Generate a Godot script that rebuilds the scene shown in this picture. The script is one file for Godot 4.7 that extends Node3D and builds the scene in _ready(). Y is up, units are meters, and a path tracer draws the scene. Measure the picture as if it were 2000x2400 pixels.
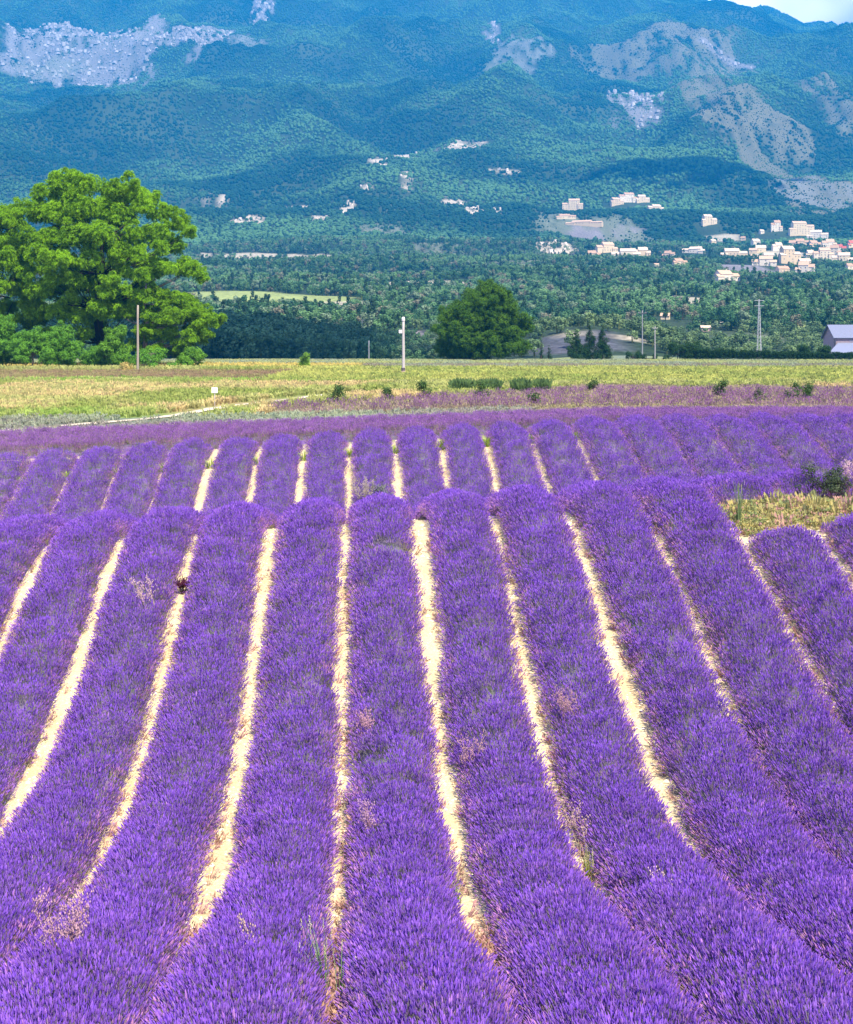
extends Node3D
# A lavender field in bloom before a hazy wooded mountain. One unit is a metre; the camera looks along -Z, so z = -distance.

func _ready() -> void:
	# ---- camera
	var cam := Camera3D.new()
	cam.name = "camera"
	cam.projection = Camera3D.PROJECTION_FRUSTUM
	cam.keep_aspect = Camera3D.KEEP_HEIGHT
	cam.near = 0.5
	cam.far = 20000.0
	cam.size = 0.7 * 0.5
	cam.frustum_offset = Vector2(0, -0.116667 * 0.5)
	cam.position = Vector3(0, EYE, 0)
	add_child(cam)
	cam.current = true
	# ---- sky, air and exposure
	var env := Environment.new()
	env.background_mode = Environment.BG_SKY
	var sm := ProceduralSkyMaterial.new()
	sm.sky_top_color = Color(0.16, 0.34, 0.72)
	sm.sky_horizon_color = Color(0.88, 0.82, 0.97)
	sm.sky_curve = 0.18
	sm.ground_horizon_color = Color(0.5, 0.55, 0.5)
	sm.ground_bottom_color = Color(0.25, 0.25, 0.2)
	sm.sky_cover = clouds()
	sm.sky_cover_modulate = Color(1, 1, 1, 1)
	var sky := Sky.new()
	sky.sky_material = sm
	env.sky = sky
	env.tonemap_mode = Environment.TONE_MAPPER_LINEAR
	env.tonemap_exposure = 2.5
	env.sdfgi_enabled = true
	env.ssao_enabled = true
	env.ssil_enabled = true
	env.fog_enabled = true
	env.fog_density = 0.00012
	env.fog_light_color = Color(0.05, 0.67, 0.97)
	var we := WorldEnvironment.new()
	we.name = "world_environment"
	we.environment = env
	add_child(we)
	# ---- sun
	var sun := DirectionalLight3D.new()
	sun.name = "sun"
	sun.light_energy = 1.5
	sun.light_color = Color(1.0, 0.95, 0.86)
	sun.light_angular_distance = 0.5
	sun.shadow_enabled = true
	add_child(sun)
	sun.look_at_from_position(Vector3.ZERO, Vector3(-0.30, -0.80, -0.46))
	# ---- the land, then what grows and stands on it
	survey()
	make_materials()
	make_meshes()
	build_soil()
	build_meadow()
	build_hills()
	build_clouds()
	build_woods()
	build_lavender()
	build_trees()
	build_conifers_and_hedge()
	build_poles_and_sign()
	build_barn()
	build_village()
	build_meadow_plants()
	build_weeds()

# ---------------------------------------------------------------- the lie of the land
const EYE := 8.0
var near_table := PackedFloat32Array()
var far_table := PackedFloat32Array()
var broad := FastNoiseLite.new()
var ridge := FastNoiseLite.new()
var fine := FastNoiseLite.new()

func pchip(kx: Array, ky: Array, x: float) -> float:
	var n := kx.size()
	if x <= kx[0]: return ky[0]
	if x >= kx[n - 1]: return ky[n - 1]
	var i := 0
	while kx[i + 1] < x: i += 1
	var h: float = kx[i + 1] - kx[i]
	var d: float = (ky[i + 1] - ky[i]) / h
	var m0 := d
	var m1 := d
	if i > 0:
		var dp: float = (ky[i] - ky[i - 1]) / (kx[i] - kx[i - 1])
		m0 = 0.0 if dp * d <= 0.0 else 2.0 * dp * d / (dp + d)
	if i < n - 2:
		var dn: float = (ky[i + 2] - ky[i + 1]) / (kx[i + 2] - kx[i + 1])
		m1 = 0.0 if dn * d <= 0.0 else 2.0 * dn * d / (dn + d)
	var t: float = (x - kx[i]) / h
	var t2 := t * t
	var t3 := t2 * t
	return (2 * t3 - 3 * t2 + 1) * ky[i] + (t3 - 2 * t2 + t) * h * m0 + (-2 * t3 + 3 * t2) * ky[i + 1] + (t3 - t2) * h * m1

func survey() -> void:
	broad.seed = 11; broad.frequency = 1.0 / 420.0; broad.fractal_octaves = 3
	ridge.seed = 5; ridge.frequency = 1.0 / 1250.0; ridge.fractal_type = FastNoiseLite.FRACTAL_RIDGED; ridge.fractal_octaves = 4
	fine.seed = 3; fine.frequency = 1.0; fine.fractal_octaves = 3
	var kx := [-20, 0, 6, 10, 13, 16, 18, 20, 22, 24, 26, 28, 30, 32, 34, 36, 39, 42, 46, 50, 54, 57, 59, 62, 70, 80, 120, 200, 260, 300, 330, 370, 400]
	var ky := [1.5, 1.7, 4.4, 5.9, 6.7, 7.2, 7.58, 7.86, 7.97, 7.86, 7.5, 6.9, 6.2, 5.5, 4.88, 4.5, 4.75, 5.4, 6.1, 6.2, 5.4, 4.5, 4.2, 4.15, 4.12, 4.1, 4.05, 4.0, 4.0, 4.05, 4.6, 6.2, 6.4]
	for i in 841:
		near_table.append(EYE - pchip(kx, ky, -20.0 + i * 0.5))
	var fx := [380, 430, 480, 560, 700, 900, 1200, 1600, 2000, 2500, 3000, 4000, 5000, 6000, 6600, 8000]
	var fy := [-6.4, -5.5, -2.5, 3, 12, 28, 50, 85, 133, 217, 330, 640, 1017, 1440, 1540, 1250]
	for i in 771:
		far_table.append(EYE + pchip(fx, fy, 300.0 + i * 10.0))

func tilt(d: float) -> float:
	if d < 30.0: return 0.06 * smoothstep(21.0, 31.0, d)
	if d < 50.0: return 0.06
	if d < 70.0: return lerpf(0.06, 0.03, (d - 50.0) / 20.0)
	return lerpf(0.03, 0.0, clampf((d - 70.0) / 40.0, 0.0, 1.0))

func ground(x: float, z: float) -> float:
	var d := -z
	if d < 385.0:
		var f := clampf((d + 20.0) * 2.0, 0.0, 839.0)
		var k := int(f)
		var y := lerpf(near_table[k], near_table[k + 1], f - k)
		if d > 20.0 and d < 110.0: y += tilt(d) * -clampf(-x, -9.0, 22.0)
		if d > 320.0: y += knoll(x, d)
		return y
	var g := clampf((d - 300.0) / 10.0, 0.0, 769.0)
	var j := int(g)
	var e := lerpf(far_table[j], far_table[j + 1], g - j)
	e += broad.get_noise_2d(x, z) * (12.0 * smoothstep(600.0, 1500.0, d) + 26.0 * smoothstep(2000.0, 3500.0, d)) + knoll(x, d)
	if d > 1800.0:
		e += (ridge.get_noise_2d(x + 300.0, z * 0.5) + 0.1) * 115.0 * smoothstep(2000.0, 3600.0, d)
		e -= maxf(0.0, x - 690.0) * 0.226 * smoothstep(4200.0, 5800.0, d)
	return e

func knoll(x: float, d: float) -> float:
	var a := (x - 52.0) / 30.0
	var b := (d - 455.0) / 55.0
	return 9.0 * exp(-a * a - b * b)

# ---------------------------------------------------------------- names, labels, nodes
var taken := {}

func numbered(called: String) -> String:
	if not taken.has(called):
		taken[called] = 0
		return called
	taken[called] += 1
	return "%s_%03d" % [called, taken[called]]

func tag(o: Node3D, label := "", category := "", group := "", kind := "") -> Node3D:
	if label: o.set_meta("label", label)
	if category: o.set_meta("category", category)
	if group: o.set_meta("group", group)
	if kind: o.set_meta("kind", kind)
	return o

func base(called: String, at: Vector3, turn := 0.0) -> Node3D:
	var o := Node3D.new()
	o.name = numbered(called)
	add_child(o)
	o.position = at
	o.rotation.y = turn
	return o

func put(called: String, mesh: Mesh, m: Material, parent: Node3D = null, at := Vector3.ZERO) -> MeshInstance3D:
	var o := MeshInstance3D.new()
	o.name = numbered(called) if parent == null else called
	o.mesh = mesh
	o.material_override = m
	o.position = at
	if parent == null: add_child(o)
	else: parent.add_child(o, true)
	return o

func scatter(called: String, mesh: Mesh, m: Material, buf: PackedFloat32Array, parent: Node3D = null) -> MultiMeshInstance3D:
	var mm := MultiMesh.new()
	mm.transform_format = MultiMesh.TRANSFORM_3D
	mm.use_colors = true
	mm.mesh = mesh
	mm.instance_count = buf.size() / 16
	mm.buffer = buf
	var o := MultiMeshInstance3D.new()
	o.name = numbered(called) if parent == null else called
	o.multimesh = mm
	o.material_override = m
	if parent == null: add_child(o)
	else: parent.add_child(o, true)
	o.set_meta("kind", "stuff")
	return o

func push(buf: PackedFloat32Array, b: Basis, p: Vector3, c: Color) -> void:
	buf.append_array(PackedFloat32Array([b.x.x, b.y.x, b.z.x, p.x, b.x.y, b.y.y, b.z.y, p.y, b.x.z, b.y.z, b.z.z, p.z, c.r, c.g, c.b, 1.0]))

func frame(up: Vector3, yaw: float, s := 1.0) -> Basis:
	var y := up.normalized()
	var a := y.cross(Vector3(cos(yaw), 0.013, sin(yaw))).normalized()
	return Basis(a * s, y * s, a.cross(y) * s)

func yawed(yaw: float, sx: float, sy: float) -> Basis:
	return Basis(Vector3(cos(yaw) * sx, 0, -sin(yaw) * sx), Vector3(0, sy, 0), Vector3(sin(yaw) * sx, 0, cos(yaw) * sx))

func rng(n: int) -> RandomNumberGenerator:
	var r := RandomNumberGenerator.new()
	r.seed = n
	return r

func start(smooth := false) -> SurfaceTool:
	var st := SurfaceTool.new()
	st.begin(Mesh.PRIMITIVE_TRIANGLES)
	st.set_smooth_group(0 if smooth else -1)
	return st

func tri(st: SurfaceTool, a: Vector3, b: Vector3, c: Vector3, col: Color) -> void:
	st.set_color(col); st.add_vertex(a)
	st.set_color(col); st.add_vertex(b)
	st.set_color(col); st.add_vertex(c)

func quad(st: SurfaceTool, a: Vector3, b: Vector3, c: Vector3, d: Vector3, col: Color) -> void:
	tri(st, a, b, c, col)
	tri(st, a, c, d, col)

func close(st: SurfaceTool) -> ArrayMesh:
	st.generate_normals()
	return st.commit()

# a tapering tube along points, n-sided
func tube(st: SurfaceTool, pts: Array, radii: Array, n: int, col: Color) -> void:
	var rings := []
	for i in pts.size():
		var d: Vector3 = (pts[mini(i + 1, pts.size() - 1)] - pts[maxi(i - 1, 0)]).normalized()
		var a := d.cross(Vector3(0.31, 0.2, 0.93)).normalized()
		var b := d.cross(a)
		var ring := []
		for k in n:
			var w := TAU * k / n
			ring.append(pts[i] + (a * cos(w) + b * sin(w)) * radii[i])
		rings.append(ring)
	for i in pts.size() - 1:
		for k in n:
			var k2 := (k + 1) % n
			quad(st, rings[i][k], rings[i][k2], rings[i + 1][k2], rings[i + 1][k], col)
	var last: int = pts.size() - 1
	for k in range(1, n - 1):
		tri(st, rings[last][0], rings[last][k], rings[last][k + 1], col)

func box(st: SurfaceTool, lo: Vector3, hi: Vector3, col: Color) -> void:
	var p := [Vector3(lo.x, lo.y, lo.z), Vector3(hi.x, lo.y, lo.z), Vector3(hi.x, lo.y, hi.z), Vector3(lo.x, lo.y, hi.z), Vector3(lo.x, hi.y, lo.z), Vector3(hi.x, hi.y, lo.z), Vector3(hi.x, hi.y, hi.z), Vector3(lo.x, hi.y, hi.z)]
	for f in [[0, 1, 2, 3], [7, 6, 5, 4], [3, 2, 6, 7], [1, 0, 4, 5], [2, 1, 5, 6], [0, 3, 7, 4]]:
		quad(st, p[f[0]], p[f[1]], p[f[2]], p[f[3]], col)

# ---------------------------------------------------------------- materials
var M := {}

func plain_mat(c: Color, rough := 0.9) -> StandardMaterial3D:
	var m := StandardMaterial3D.new()
	m.albedo_color = c.linear_to_srgb()
	m.roughness = rough
	m.metallic_specular = 0.2
	return m

func tinted(rough := 0.9, back := 0.0) -> StandardMaterial3D:
	var m := plain_mat(Color.WHITE, rough)
	m.vertex_color_use_as_albedo = true
	m.cull_mode = BaseMaterial3D.CULL_DISABLED
	if back > 0.0:
		m.backlight_enabled = true
		m.backlight = Color(back, back, back)
	return m

func grain(m: StandardMaterial3D, seed_: int, metres: float, lo: float, hi: float, bump := 0.0) -> void:
	var n := FastNoiseLite.new()
	n.seed = seed_
	n.frequency = 0.03
	n.fractal_octaves = 5
	n.fractal_gain = 0.62
	var t := NoiseTexture2D.new()
	t.width = 512; t.height = 512
	t.seamless = true
	t.noise = n
	var g := Gradient.new()
	g.set_color(0, Color(lo, lo, lo))
	g.set_color(1, Color(hi, hi, hi))
	t.color_ramp = g
	m.albedo_texture = t
	m.uv1_triplanar = true
	m.uv1_world_triplanar = true
	m.uv1_scale = Vector3.ONE / metres
	if bump > 0.0:
		m.heightmap_enabled = true
		m.heightmap_texture = t
		m.heightmap_scale = bump

func make_materials() -> void:
	M.soil = tinted(0.95); grain(M.soil, 21, 1.3, 0.72, 1.0, 6.0)
	M.meadow = tinted(0.95); grain(M.meadow, 22, 9.0, 0.6, 1.0)
	M.hill = tinted(0.95); grain(M.hill, 23, 60.0, 0.55, 1.0)
	M.bush = tinted(0.9)
	M.spike = tinted(0.85, 0.5)
	M.leaf = tinted(0.7, 0.5)
	M.wood = tinted(0.9); grain(M.wood, 24, 0.8, 0.6, 1.0)
	M.wall = tinted(0.9); grain(M.wall, 25, 2.5, 0.82, 1.0)
	M.metal = tinted(0.5)
	M.pane = plain_mat(Color(0.03, 0.035, 0.04), 0.15)
	M.crown = tinted(0.9)
	M.tuft = tinted(0.8, 0.5)
	M.tuft.albedo_color = Color(0.36, 0.50, 0.07).linear_to_srgb()

# low clouds: white heaps with soft edges, thinner overhead
func clouds() -> ImageTexture:
	var n := FastNoiseLite.new()
	n.seed = 8
	n.frequency = 1.6
	n.fractal_octaves = 5
	var im := Image.create(1024, 512, false, Image.FORMAT_RGBA8)
	for j in 256:
		var el := (0.5 - (j + 0.5) / 512.0) * PI
		for i in 1024:
			var az := (i + 0.5) / 1024.0 * TAU
			var v := n.get_noise_3d(cos(az) * cos(el) * 2.0, sin(el) * 3.4, sin(az) * cos(el) * 2.0)
			var a := smoothstep(0.0, 0.34, v + 0.06)
			im.set_pixel(i, j, Color(0.93, 0.91, 0.98, a * 0.75))
	return ImageTexture.create_from_image(im)

# ---------------------------------------------------------------- small meshes that are copied many times
var K := {}

func spike_tuft(seed_: int, count: int, spread: float, flower: Color) -> ArrayMesh:
	var r := rng(seed_)
	var st := start()
	for s in count:
		var a := r.randf() * TAU
		var q := sqrt(r.randf())
		var foot := Vector3(cos(a), 0, sin(a)) * spread * 0.45 * q
		var dir := (Vector3(cos(a) * 0.38 * q, 1.0, sin(a) * 0.38 * q) + Vector3(r.randf_range(-0.16, 0.16), 0, r.randf_range(-0.16, 0.16))).normalized()
		var length := r.randf_range(0.17, 0.35)
		var head := r.randf_range(0.045, 0.085)
		var tip := foot + dir * length
		var neck := tip - dir * head
		var side := dir.cross(Vector3(cos(a + 1.0), 0, sin(a + 1.0))).normalized()
		var stem := Color(0.13, 0.13, 0.13).lerp(Color(0.20, 0.15, 0.22), r.randf())
		quad(st, foot - side * 0.003, foot + side * 0.003, neck + side * 0.002, neck - side * 0.002, stem)
		var b := dir.cross(side)
		var w := r.randf_range(0.006, 0.010)
		var c := flower.lerp(Color(0.27, 0.13, 0.44), r.randf() * 0.6) * r.randf_range(0.85, 1.15)
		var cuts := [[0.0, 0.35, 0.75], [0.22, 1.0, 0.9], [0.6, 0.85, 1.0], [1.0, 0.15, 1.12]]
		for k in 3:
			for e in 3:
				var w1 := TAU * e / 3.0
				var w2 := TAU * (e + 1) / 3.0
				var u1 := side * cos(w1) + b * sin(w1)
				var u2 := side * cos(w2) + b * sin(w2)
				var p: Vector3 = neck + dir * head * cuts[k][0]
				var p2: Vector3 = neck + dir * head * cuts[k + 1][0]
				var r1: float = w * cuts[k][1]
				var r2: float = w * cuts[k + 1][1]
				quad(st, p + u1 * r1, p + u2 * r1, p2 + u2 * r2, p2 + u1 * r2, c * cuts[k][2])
	return close(st)

func grass_tuft(seed_: int, count: int, height: float, spread: float, width: float, seedy := 0.0) -> ArrayMesh:
	var r := rng(seed_)
	var st := start()
	for s in count:
		var a := r.randf() * TAU
		var foot := Vector3(cos(a), 0, sin(a)) * spread * 0.4 * sqrt(r.randf())
		var out := Vector3(cos(a), 0, sin(a)) * spread * r.randf_range(0.2, 1.0)
		var h := height * r.randf_range(0.55, 1.0)
		var side := Vector3(-sin(a + 0.6), 0, cos(a + 0.6)) * width * 0.5
		var mid := foot + out * 0.35 + Vector3(0, h * 0.6, 0)
		var tip := foot + out + Vector3(0, h, 0)
		var c := Color.WHITE * r.randf_range(0.7, 1.15)
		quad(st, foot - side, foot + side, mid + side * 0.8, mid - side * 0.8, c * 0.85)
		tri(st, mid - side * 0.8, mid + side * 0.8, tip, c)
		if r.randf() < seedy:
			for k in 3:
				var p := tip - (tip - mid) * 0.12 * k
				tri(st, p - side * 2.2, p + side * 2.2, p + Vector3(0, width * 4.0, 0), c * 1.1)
	return close(st)

func needle_tuft(seed_: int, count: int, radius: float, width: float) -> ArrayMesh:
	var r := rng(seed_)
	var st := start()
	for s in count:
		var a := r.randf() * TAU
		var up := r.randf_range(-0.25, 1.0)
		var q := sqrt(1.0 - minf(up * up, 0.98))
		var d := Vector3(cos(a) * q, up, sin(a) * q) * radius * r.randf_range(0.6, 1.0)
		var side := d.cross(Vector3(r.randf_range(-1, 1), r.randf_range(-1, 1), r.randf_range(-1, 1))).normalized() * width
		var c := Color.WHITE * r.randf_range(0.7, 1.2)
		tri(st, d * 0.08 - side, d * 0.08 + side, d, c)
	return close(st)

func leaf_cluster(seed_: int, count: int, radius: float, leaf: float) -> ArrayMesh:
	var r := rng(seed_)
	var st := start()
	for s in count:
		var p := Vector3(r.randf_range(-1, 1), r.randf_range(-1, 1), r.randf_range(-1, 1))
		p = p.normalized() * radius * pow(r.randf(), 0.4)
		var n := (p.normalized() * 0.6 + Vector3(0, 0.7, 0) + Vector3(r.randf_range(-1, 1), r.randf_range(-1, 1), r.randf_range(-1, 1)) * 0.7).normalized()
		var a := n.cross(Vector3(r.randf_range(-1, 1), 0.3, r.randf_range(-1, 1))).normalized() * leaf * r.randf_range(0.7, 1.2)
		var b := n.cross(a.normalized()) * leaf * 0.45
		var c := Color.WHITE * r.randf_range(0.7, 1.2)
		var fold := n * leaf * 0.15
		tri(st, p - a, p + b + fold, p + a, c)
		tri(st, p - a, p + a, p - b + fold, c)
	return close(st)

# a far tree: many leaf-clump faces through the volume of a lumpy crown over a short trunk
func far_tree(seed_: int, faces: int, conic: float, size: float) -> ArrayMesh:
	var r := rng(seed_)
	var st := start()
	tube(st, [Vector3.ZERO, Vector3(0.02, 0.45, 0.0)], [0.05, 0.03], 4, Color(0.8, 0.6, 0.45))
	var lumps := []
	for k in 9:
		var h := r.randf_range(0.28, 0.86)
		var w: float = lerpf(0.34 * (1.0 - pow(absf(h - 0.55) / 0.5, 2.0) * 0.6), 0.3 * (1.05 - h), conic)
		var a := r.randf() * TAU
		lumps.append([Vector3(cos(a) * w * 0.75, h, sin(a) * w * 0.75), r.randf_range(0.13, 0.21) * lerpf(1.0, 0.75, conic), r.randf_range(0.75, 1.2)])
	for s in faces:
		var l: Array = lumps[r.randi() % lumps.size()]
		var d := Vector3(r.randf_range(-1, 1), r.randf_range(-0.8, 1), r.randf_range(-1, 1)).normalized()
		var p: Vector3 = l[0] + d * l[1] * r.randf_range(0.7, 1.1)
		var n := (d + Vector3(r.randf_range(-1, 1), r.randf_range(-1, 1), r.randf_range(-1, 1)) * 0.5).normalized()
		var a := n.cross(Vector3(0.3, 1, 0.2)).normalized() * size * r.randf_range(0.7, 1.3)
		var b := n.cross(a.normalized()) * size * r.randf_range(0.6, 1.1)
		var c: Color = Color.WHITE * l[2] * r.randf_range(0.8, 1.2)
		tri(st, p - a - b * 0.5, p + a - b * 0.5, p + b, c)
	return close(st)

func far_crown(seed_: int, conic: float) -> ArrayMesh:
	var r := rng(seed_)
	var st := start()
	var n := FastNoiseLite.new()
	n.seed = seed_
	n.frequency = 1.3
	var rows := 6
	var cols := 8
	var p := []
	for i in rows + 1:
		var ring := []
		for k in cols:
			var th := PI * i / rows
			var ph := TAU * (k + (i % 2) * 0.5) / cols
			var v := Vector3(sin(th) * cos(ph), cos(th), sin(th) * sin(ph))
			var q := 0.42 * (1.0 + 0.6 * n.get_noise_3dv(v * 1.5) + r.randf_range(-0.12, 0.12))
			if conic > 0.0: q *= lerpf(1.0, 0.62 - 0.4 * v.y, conic)
			ring.append(Vector3(v.x * q, 0.45 + v.y * 0.5 * (1.0 + r.randf_range(-0.06, 0.06)), v.z * q))
		p.append(ring)
	for i in rows:
		for k in cols:
			var k2 := (k + 1) % cols
			var c := Color.WHITE * r.randf_range(0.75, 1.2)
			quad(st, p[i][k], p[i][k2], p[i + 1][k2], p[i + 1][k], c)
	return close(st)

func make_meshes() -> void:
	K.spikes = []
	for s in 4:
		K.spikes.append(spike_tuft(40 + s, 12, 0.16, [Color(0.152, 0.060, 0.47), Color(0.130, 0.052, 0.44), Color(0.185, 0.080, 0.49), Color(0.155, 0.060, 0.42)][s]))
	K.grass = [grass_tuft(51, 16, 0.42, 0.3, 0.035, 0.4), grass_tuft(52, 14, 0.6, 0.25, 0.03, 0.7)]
	K.needles = needle_tuft(61, 40, 0.62, 0.035)
	K.leaves = leaf_cluster(62, 26, 0.55, 0.17)
	K.shrub_leaves = leaf_cluster(63, 22, 0.3, 0.09)
	K.trees = [far_tree(71, 420, 0.0, 0.055), far_tree(72, 420, 0.15, 0.055), far_tree(73, 360, 1.0, 0.05)]
	K.crowns = [far_crown(81, 0.0), far_crown(82, 0.0), far_crown(83, 1.0)]

# ---------------------------------------------------------------- ground sheets
func sheet(called: String, x0: float, x1: float, nx: int, z_levels: PackedFloat32Array, tint: Callable, m: Material, sink := 0.0) -> MeshInstance3D:
	var nz := z_levels.size()
	var v := PackedVector3Array()
	var c := PackedColorArray()
	var nrm := PackedVector3Array()
	v.resize(nx * nz); c.resize(nx * nz); nrm.resize(nx * nz)
	for j in nz:
		for i in nx:
			var x := lerpf(x0, x1, float(i) / (nx - 1))
			v[j * nx + i] = Vector3(x, ground(x, z_levels[j]) - sink, z_levels[j])
	for j in nz:
		for i in nx:
			var a := v[j * nx + mini(i + 1, nx - 1)] - v[j * nx + maxi(i - 1, 0)]
			var b := v[mini(j + 1, nz - 1) * nx + i] - v[maxi(j - 1, 0) * nx + i]
			var n := b.cross(a).normalized()
			nrm[j * nx + i] = n if n.y > 0.0 else -n
			c[j * nx + i] = tint.call(v[j * nx + i].x, z_levels[j])
	var idx := PackedInt32Array()
	idx.resize((nx - 1) * (nz - 1) * 6)
	var q := 0
	for j in nz - 1:
		for i in nx - 1:
			var k := j * nx + i
			idx[q] = k; idx[q + 1] = k + nx; idx[q + 2] = k + 1
			idx[q + 3] = k + 1; idx[q + 4] = k + nx; idx[q + 5] = k + nx + 1
			q += 6
	var arr := []
	arr.resize(Mesh.ARRAY_MAX)
	arr[Mesh.ARRAY_VERTEX] = v
	arr[Mesh.ARRAY_NORMAL] = nrm
	arr[Mesh.ARRAY_COLOR] = c
	arr[Mesh.ARRAY_INDEX] = idx
	var mesh := ArrayMesh.new()
	mesh.add_surface_from_arrays(Mesh.PRIMITIVE_TRIANGLES, arr)
	var o := put(called, mesh, m)
	o.set_meta("kind", "structure")
	return o

func levels(d0: float, d1: float, step0: float, step1: float) -> PackedFloat32Array:
	var r := PackedFloat32Array()
	var d := d0
	while d < d1:
		r.append(-d)
		d += lerpf(step0, step1, clampf((d - d0) / (d1 - d0), 0.0, 1.0))
	r.append(-d1)
	return r

func soil_tint(x: float, z: float) -> Color:
	var n := fine.get_noise_2d(x * 0.9, z * 0.9)
	var c := Color(0.75, 0.63, 0.37).lerp(Color(0.60, 0.47, 0.26), clampf(n * 1.6 + 0.3, 0.0, 1.0))
	if -z > 60.0: c = c.lerp(Color(0.30, 0.28, 0.14), smoothstep(60.0, 62.0, -z))
	return c

func build_soil() -> void:
	sheet("field_soil", -32.0, 34.0, 166, levels(-20.0, 75.0, 0.5, 0.5), soil_tint, M.soil)
	var r := rng(201)
	var st := start()
	for k in 5:
		var a := TAU * k / 5.0
		var b := TAU * (k + 1) / 5.0
		tri(st, Vector3(cos(a), 0, sin(a) * 0.8), Vector3(0.1, 0.6, 0), Vector3(cos(b), 0, sin(b) * 0.8), Color.WHITE)
	var stone := close(st)
	var buf := PackedFloat32Array()
	for n in 14000:
		var d := r.randf_range(14.0, 62.0) if n % 3 == 0 else r.randf_range(14.0, 36.0)
		var i := r.randi_range(-8, 12)
		var x := gap_x(i, d) + r.randf_range(-0.5, 0.5) * gap_w(i, d) * 1.3
		if absf(x) > 0.31 * d + 1.0: continue
		var s := r.randf_range(0.012, 0.04) * (1.0 if r.randf() < 0.9 else 2.0)
		push(buf, yawed(r.randf() * TAU, s, s), Vector3(x, ground(x, -d) - s * 0.1, -d), Color(0.72, 0.64, 0.46) * r.randf_range(0.6, 1.15))
	var straw := PackedFloat32Array()
	for n in 5200:
		var d := 15.0 + 20.0 * pow(r.randf(), 1.7)
		var i := r.randi_range(-5, 6)
		var w := gap_w(i, d)
		var side := 1.0 if r.randf() < 0.5 else -1.0
		var x := gap_x(i, d) + side * w * (r.randf_range(0.3, 0.6) if d > 22.0 else r.randf_range(0.0, 0.55))
		if d > 19.0 and r.randf() < 0.8: continue
		if absf(x) > 0.3 * d + 0.5: continue
		push(straw, frame(Vector3(-side * 0.5 + r.randf_range(-0.3, 0.3), 1, r.randf_range(-0.4, 0.4)), r.randf() * TAU, r.randf_range(0.2, 0.42)), Vector3(x, ground(x, -d) - 0.02, -d), Color(0.52, 0.34, 0.22).lerp(Color(0.5, 0.27, 0.30), r.randf()))
	tag(scatter("dry_stems", K.grass[1], M.leaf, straw), "dry straw and pinkish stems fringing the bare strips between the lavender rows", "dry stems", "", "stuff")
	tag(scatter("soil_stones", stone, M.bush, buf), "pale limestone pebbles on the bare soil between the lavender rows", "stones", "", "stuff")

# which crop, grass or bare earth covers the flat meadow: [albedo, plant height]
func meadow_cover(x: float, d: float) -> Array:
	var n := fine.get_noise_2d(x * 0.05, d * 0.02)
	var n2 := fine.get_noise_2d(x * 0.06 + 50.0, d * 0.2)
	var dry := Color(0.38, 0.41, 0.14)
	var straw := Color(0.52, 0.42, 0.19)
	var green := Color(0.24, 0.32, 0.07)
	var fresh := Color(0.19, 0.36, 0.05)
	var sage := Color(0.26, 0.33, 0.22)
	var brown := Color(0.25, 0.17, 0.11)
	var k := d + n * 5.0 + n2 * 2.5
	var c: Color
	var h := 1.0
	if k < 85.0 and x < 6.0:
		c = sage.lerp(Color(0.24, 0.23, 0.22), clampf(n2 * 1.5 + 0.3, 0.0, 1.0)); h = 0.8
	elif x > -9.0 - (d - 85.0) * 0.1 and k < 96.0 + clampf(x + 7.0, 0.0, 22.0) * 1.4:
		c = Color(0.29, 0.21, 0.21).lerp(Color(0.32, 0.31, 0.15), clampf(n2 * 2.0 + 0.5, 0.0, 1.0)); h = 0.6
	elif k < 135.0:
		if x < -10.0:
			c = straw.lerp(dry, clampf(0.5 + n2 * 2.0, 0.0, 1.0)).lerp(green, smoothstep(0.05, 0.3, -n))
			if k < 90.0: c = c.lerp(fresh, 0.6)
		else:
			c = dry.lerp(green, clampf(0.55 + n2 * 1.6 + n, 0.0, 1.0))
			c = c.lerp(straw, smoothstep(0.1, 0.3, n))
	elif x < -16.0 and k < 195.0:
		if k < 145.0: c = fresh.lerp(dry, clampf(0.3 + n2 * 2.0, 0.0, 1.0))
		else:
			c = brown.lerp(Color(0.26, 0.25, 0.10), clampf(0.45 + n2 * 2.0, 0.0, 1.0)); h = 0.6
	elif k < 205.0:
		c = Color(0.38, 0.42, 0.10).lerp(green, clampf(0.45 + n2 * 2.0 + n * 1.5, 0.0, 1.0))
		if x < -30.0: c = c.lerp(dry, 0.7)
	elif k < 225.0 and x < -10.0:
		c = Color(0.52, 0.44, 0.12); h = 1.2
	elif k < 250.0:
		c = Color(0.24, 0.20, 0.15).lerp(sage, clampf(0.4 + n2 * 2.0, 0.0, 1.0)); h = 0.6
	else:
		c = Color(0.34, 0.40, 0.15).lerp(sage, clampf(0.4 + n * 2.0 + n2, 0.0, 1.0)); h = 0.7
	return [c, h]

func meadow_tint(x: float, z: float) -> Color:
	var c: Color = meadow_cover(x, -z)[0]
	return c * 0.8

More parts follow.
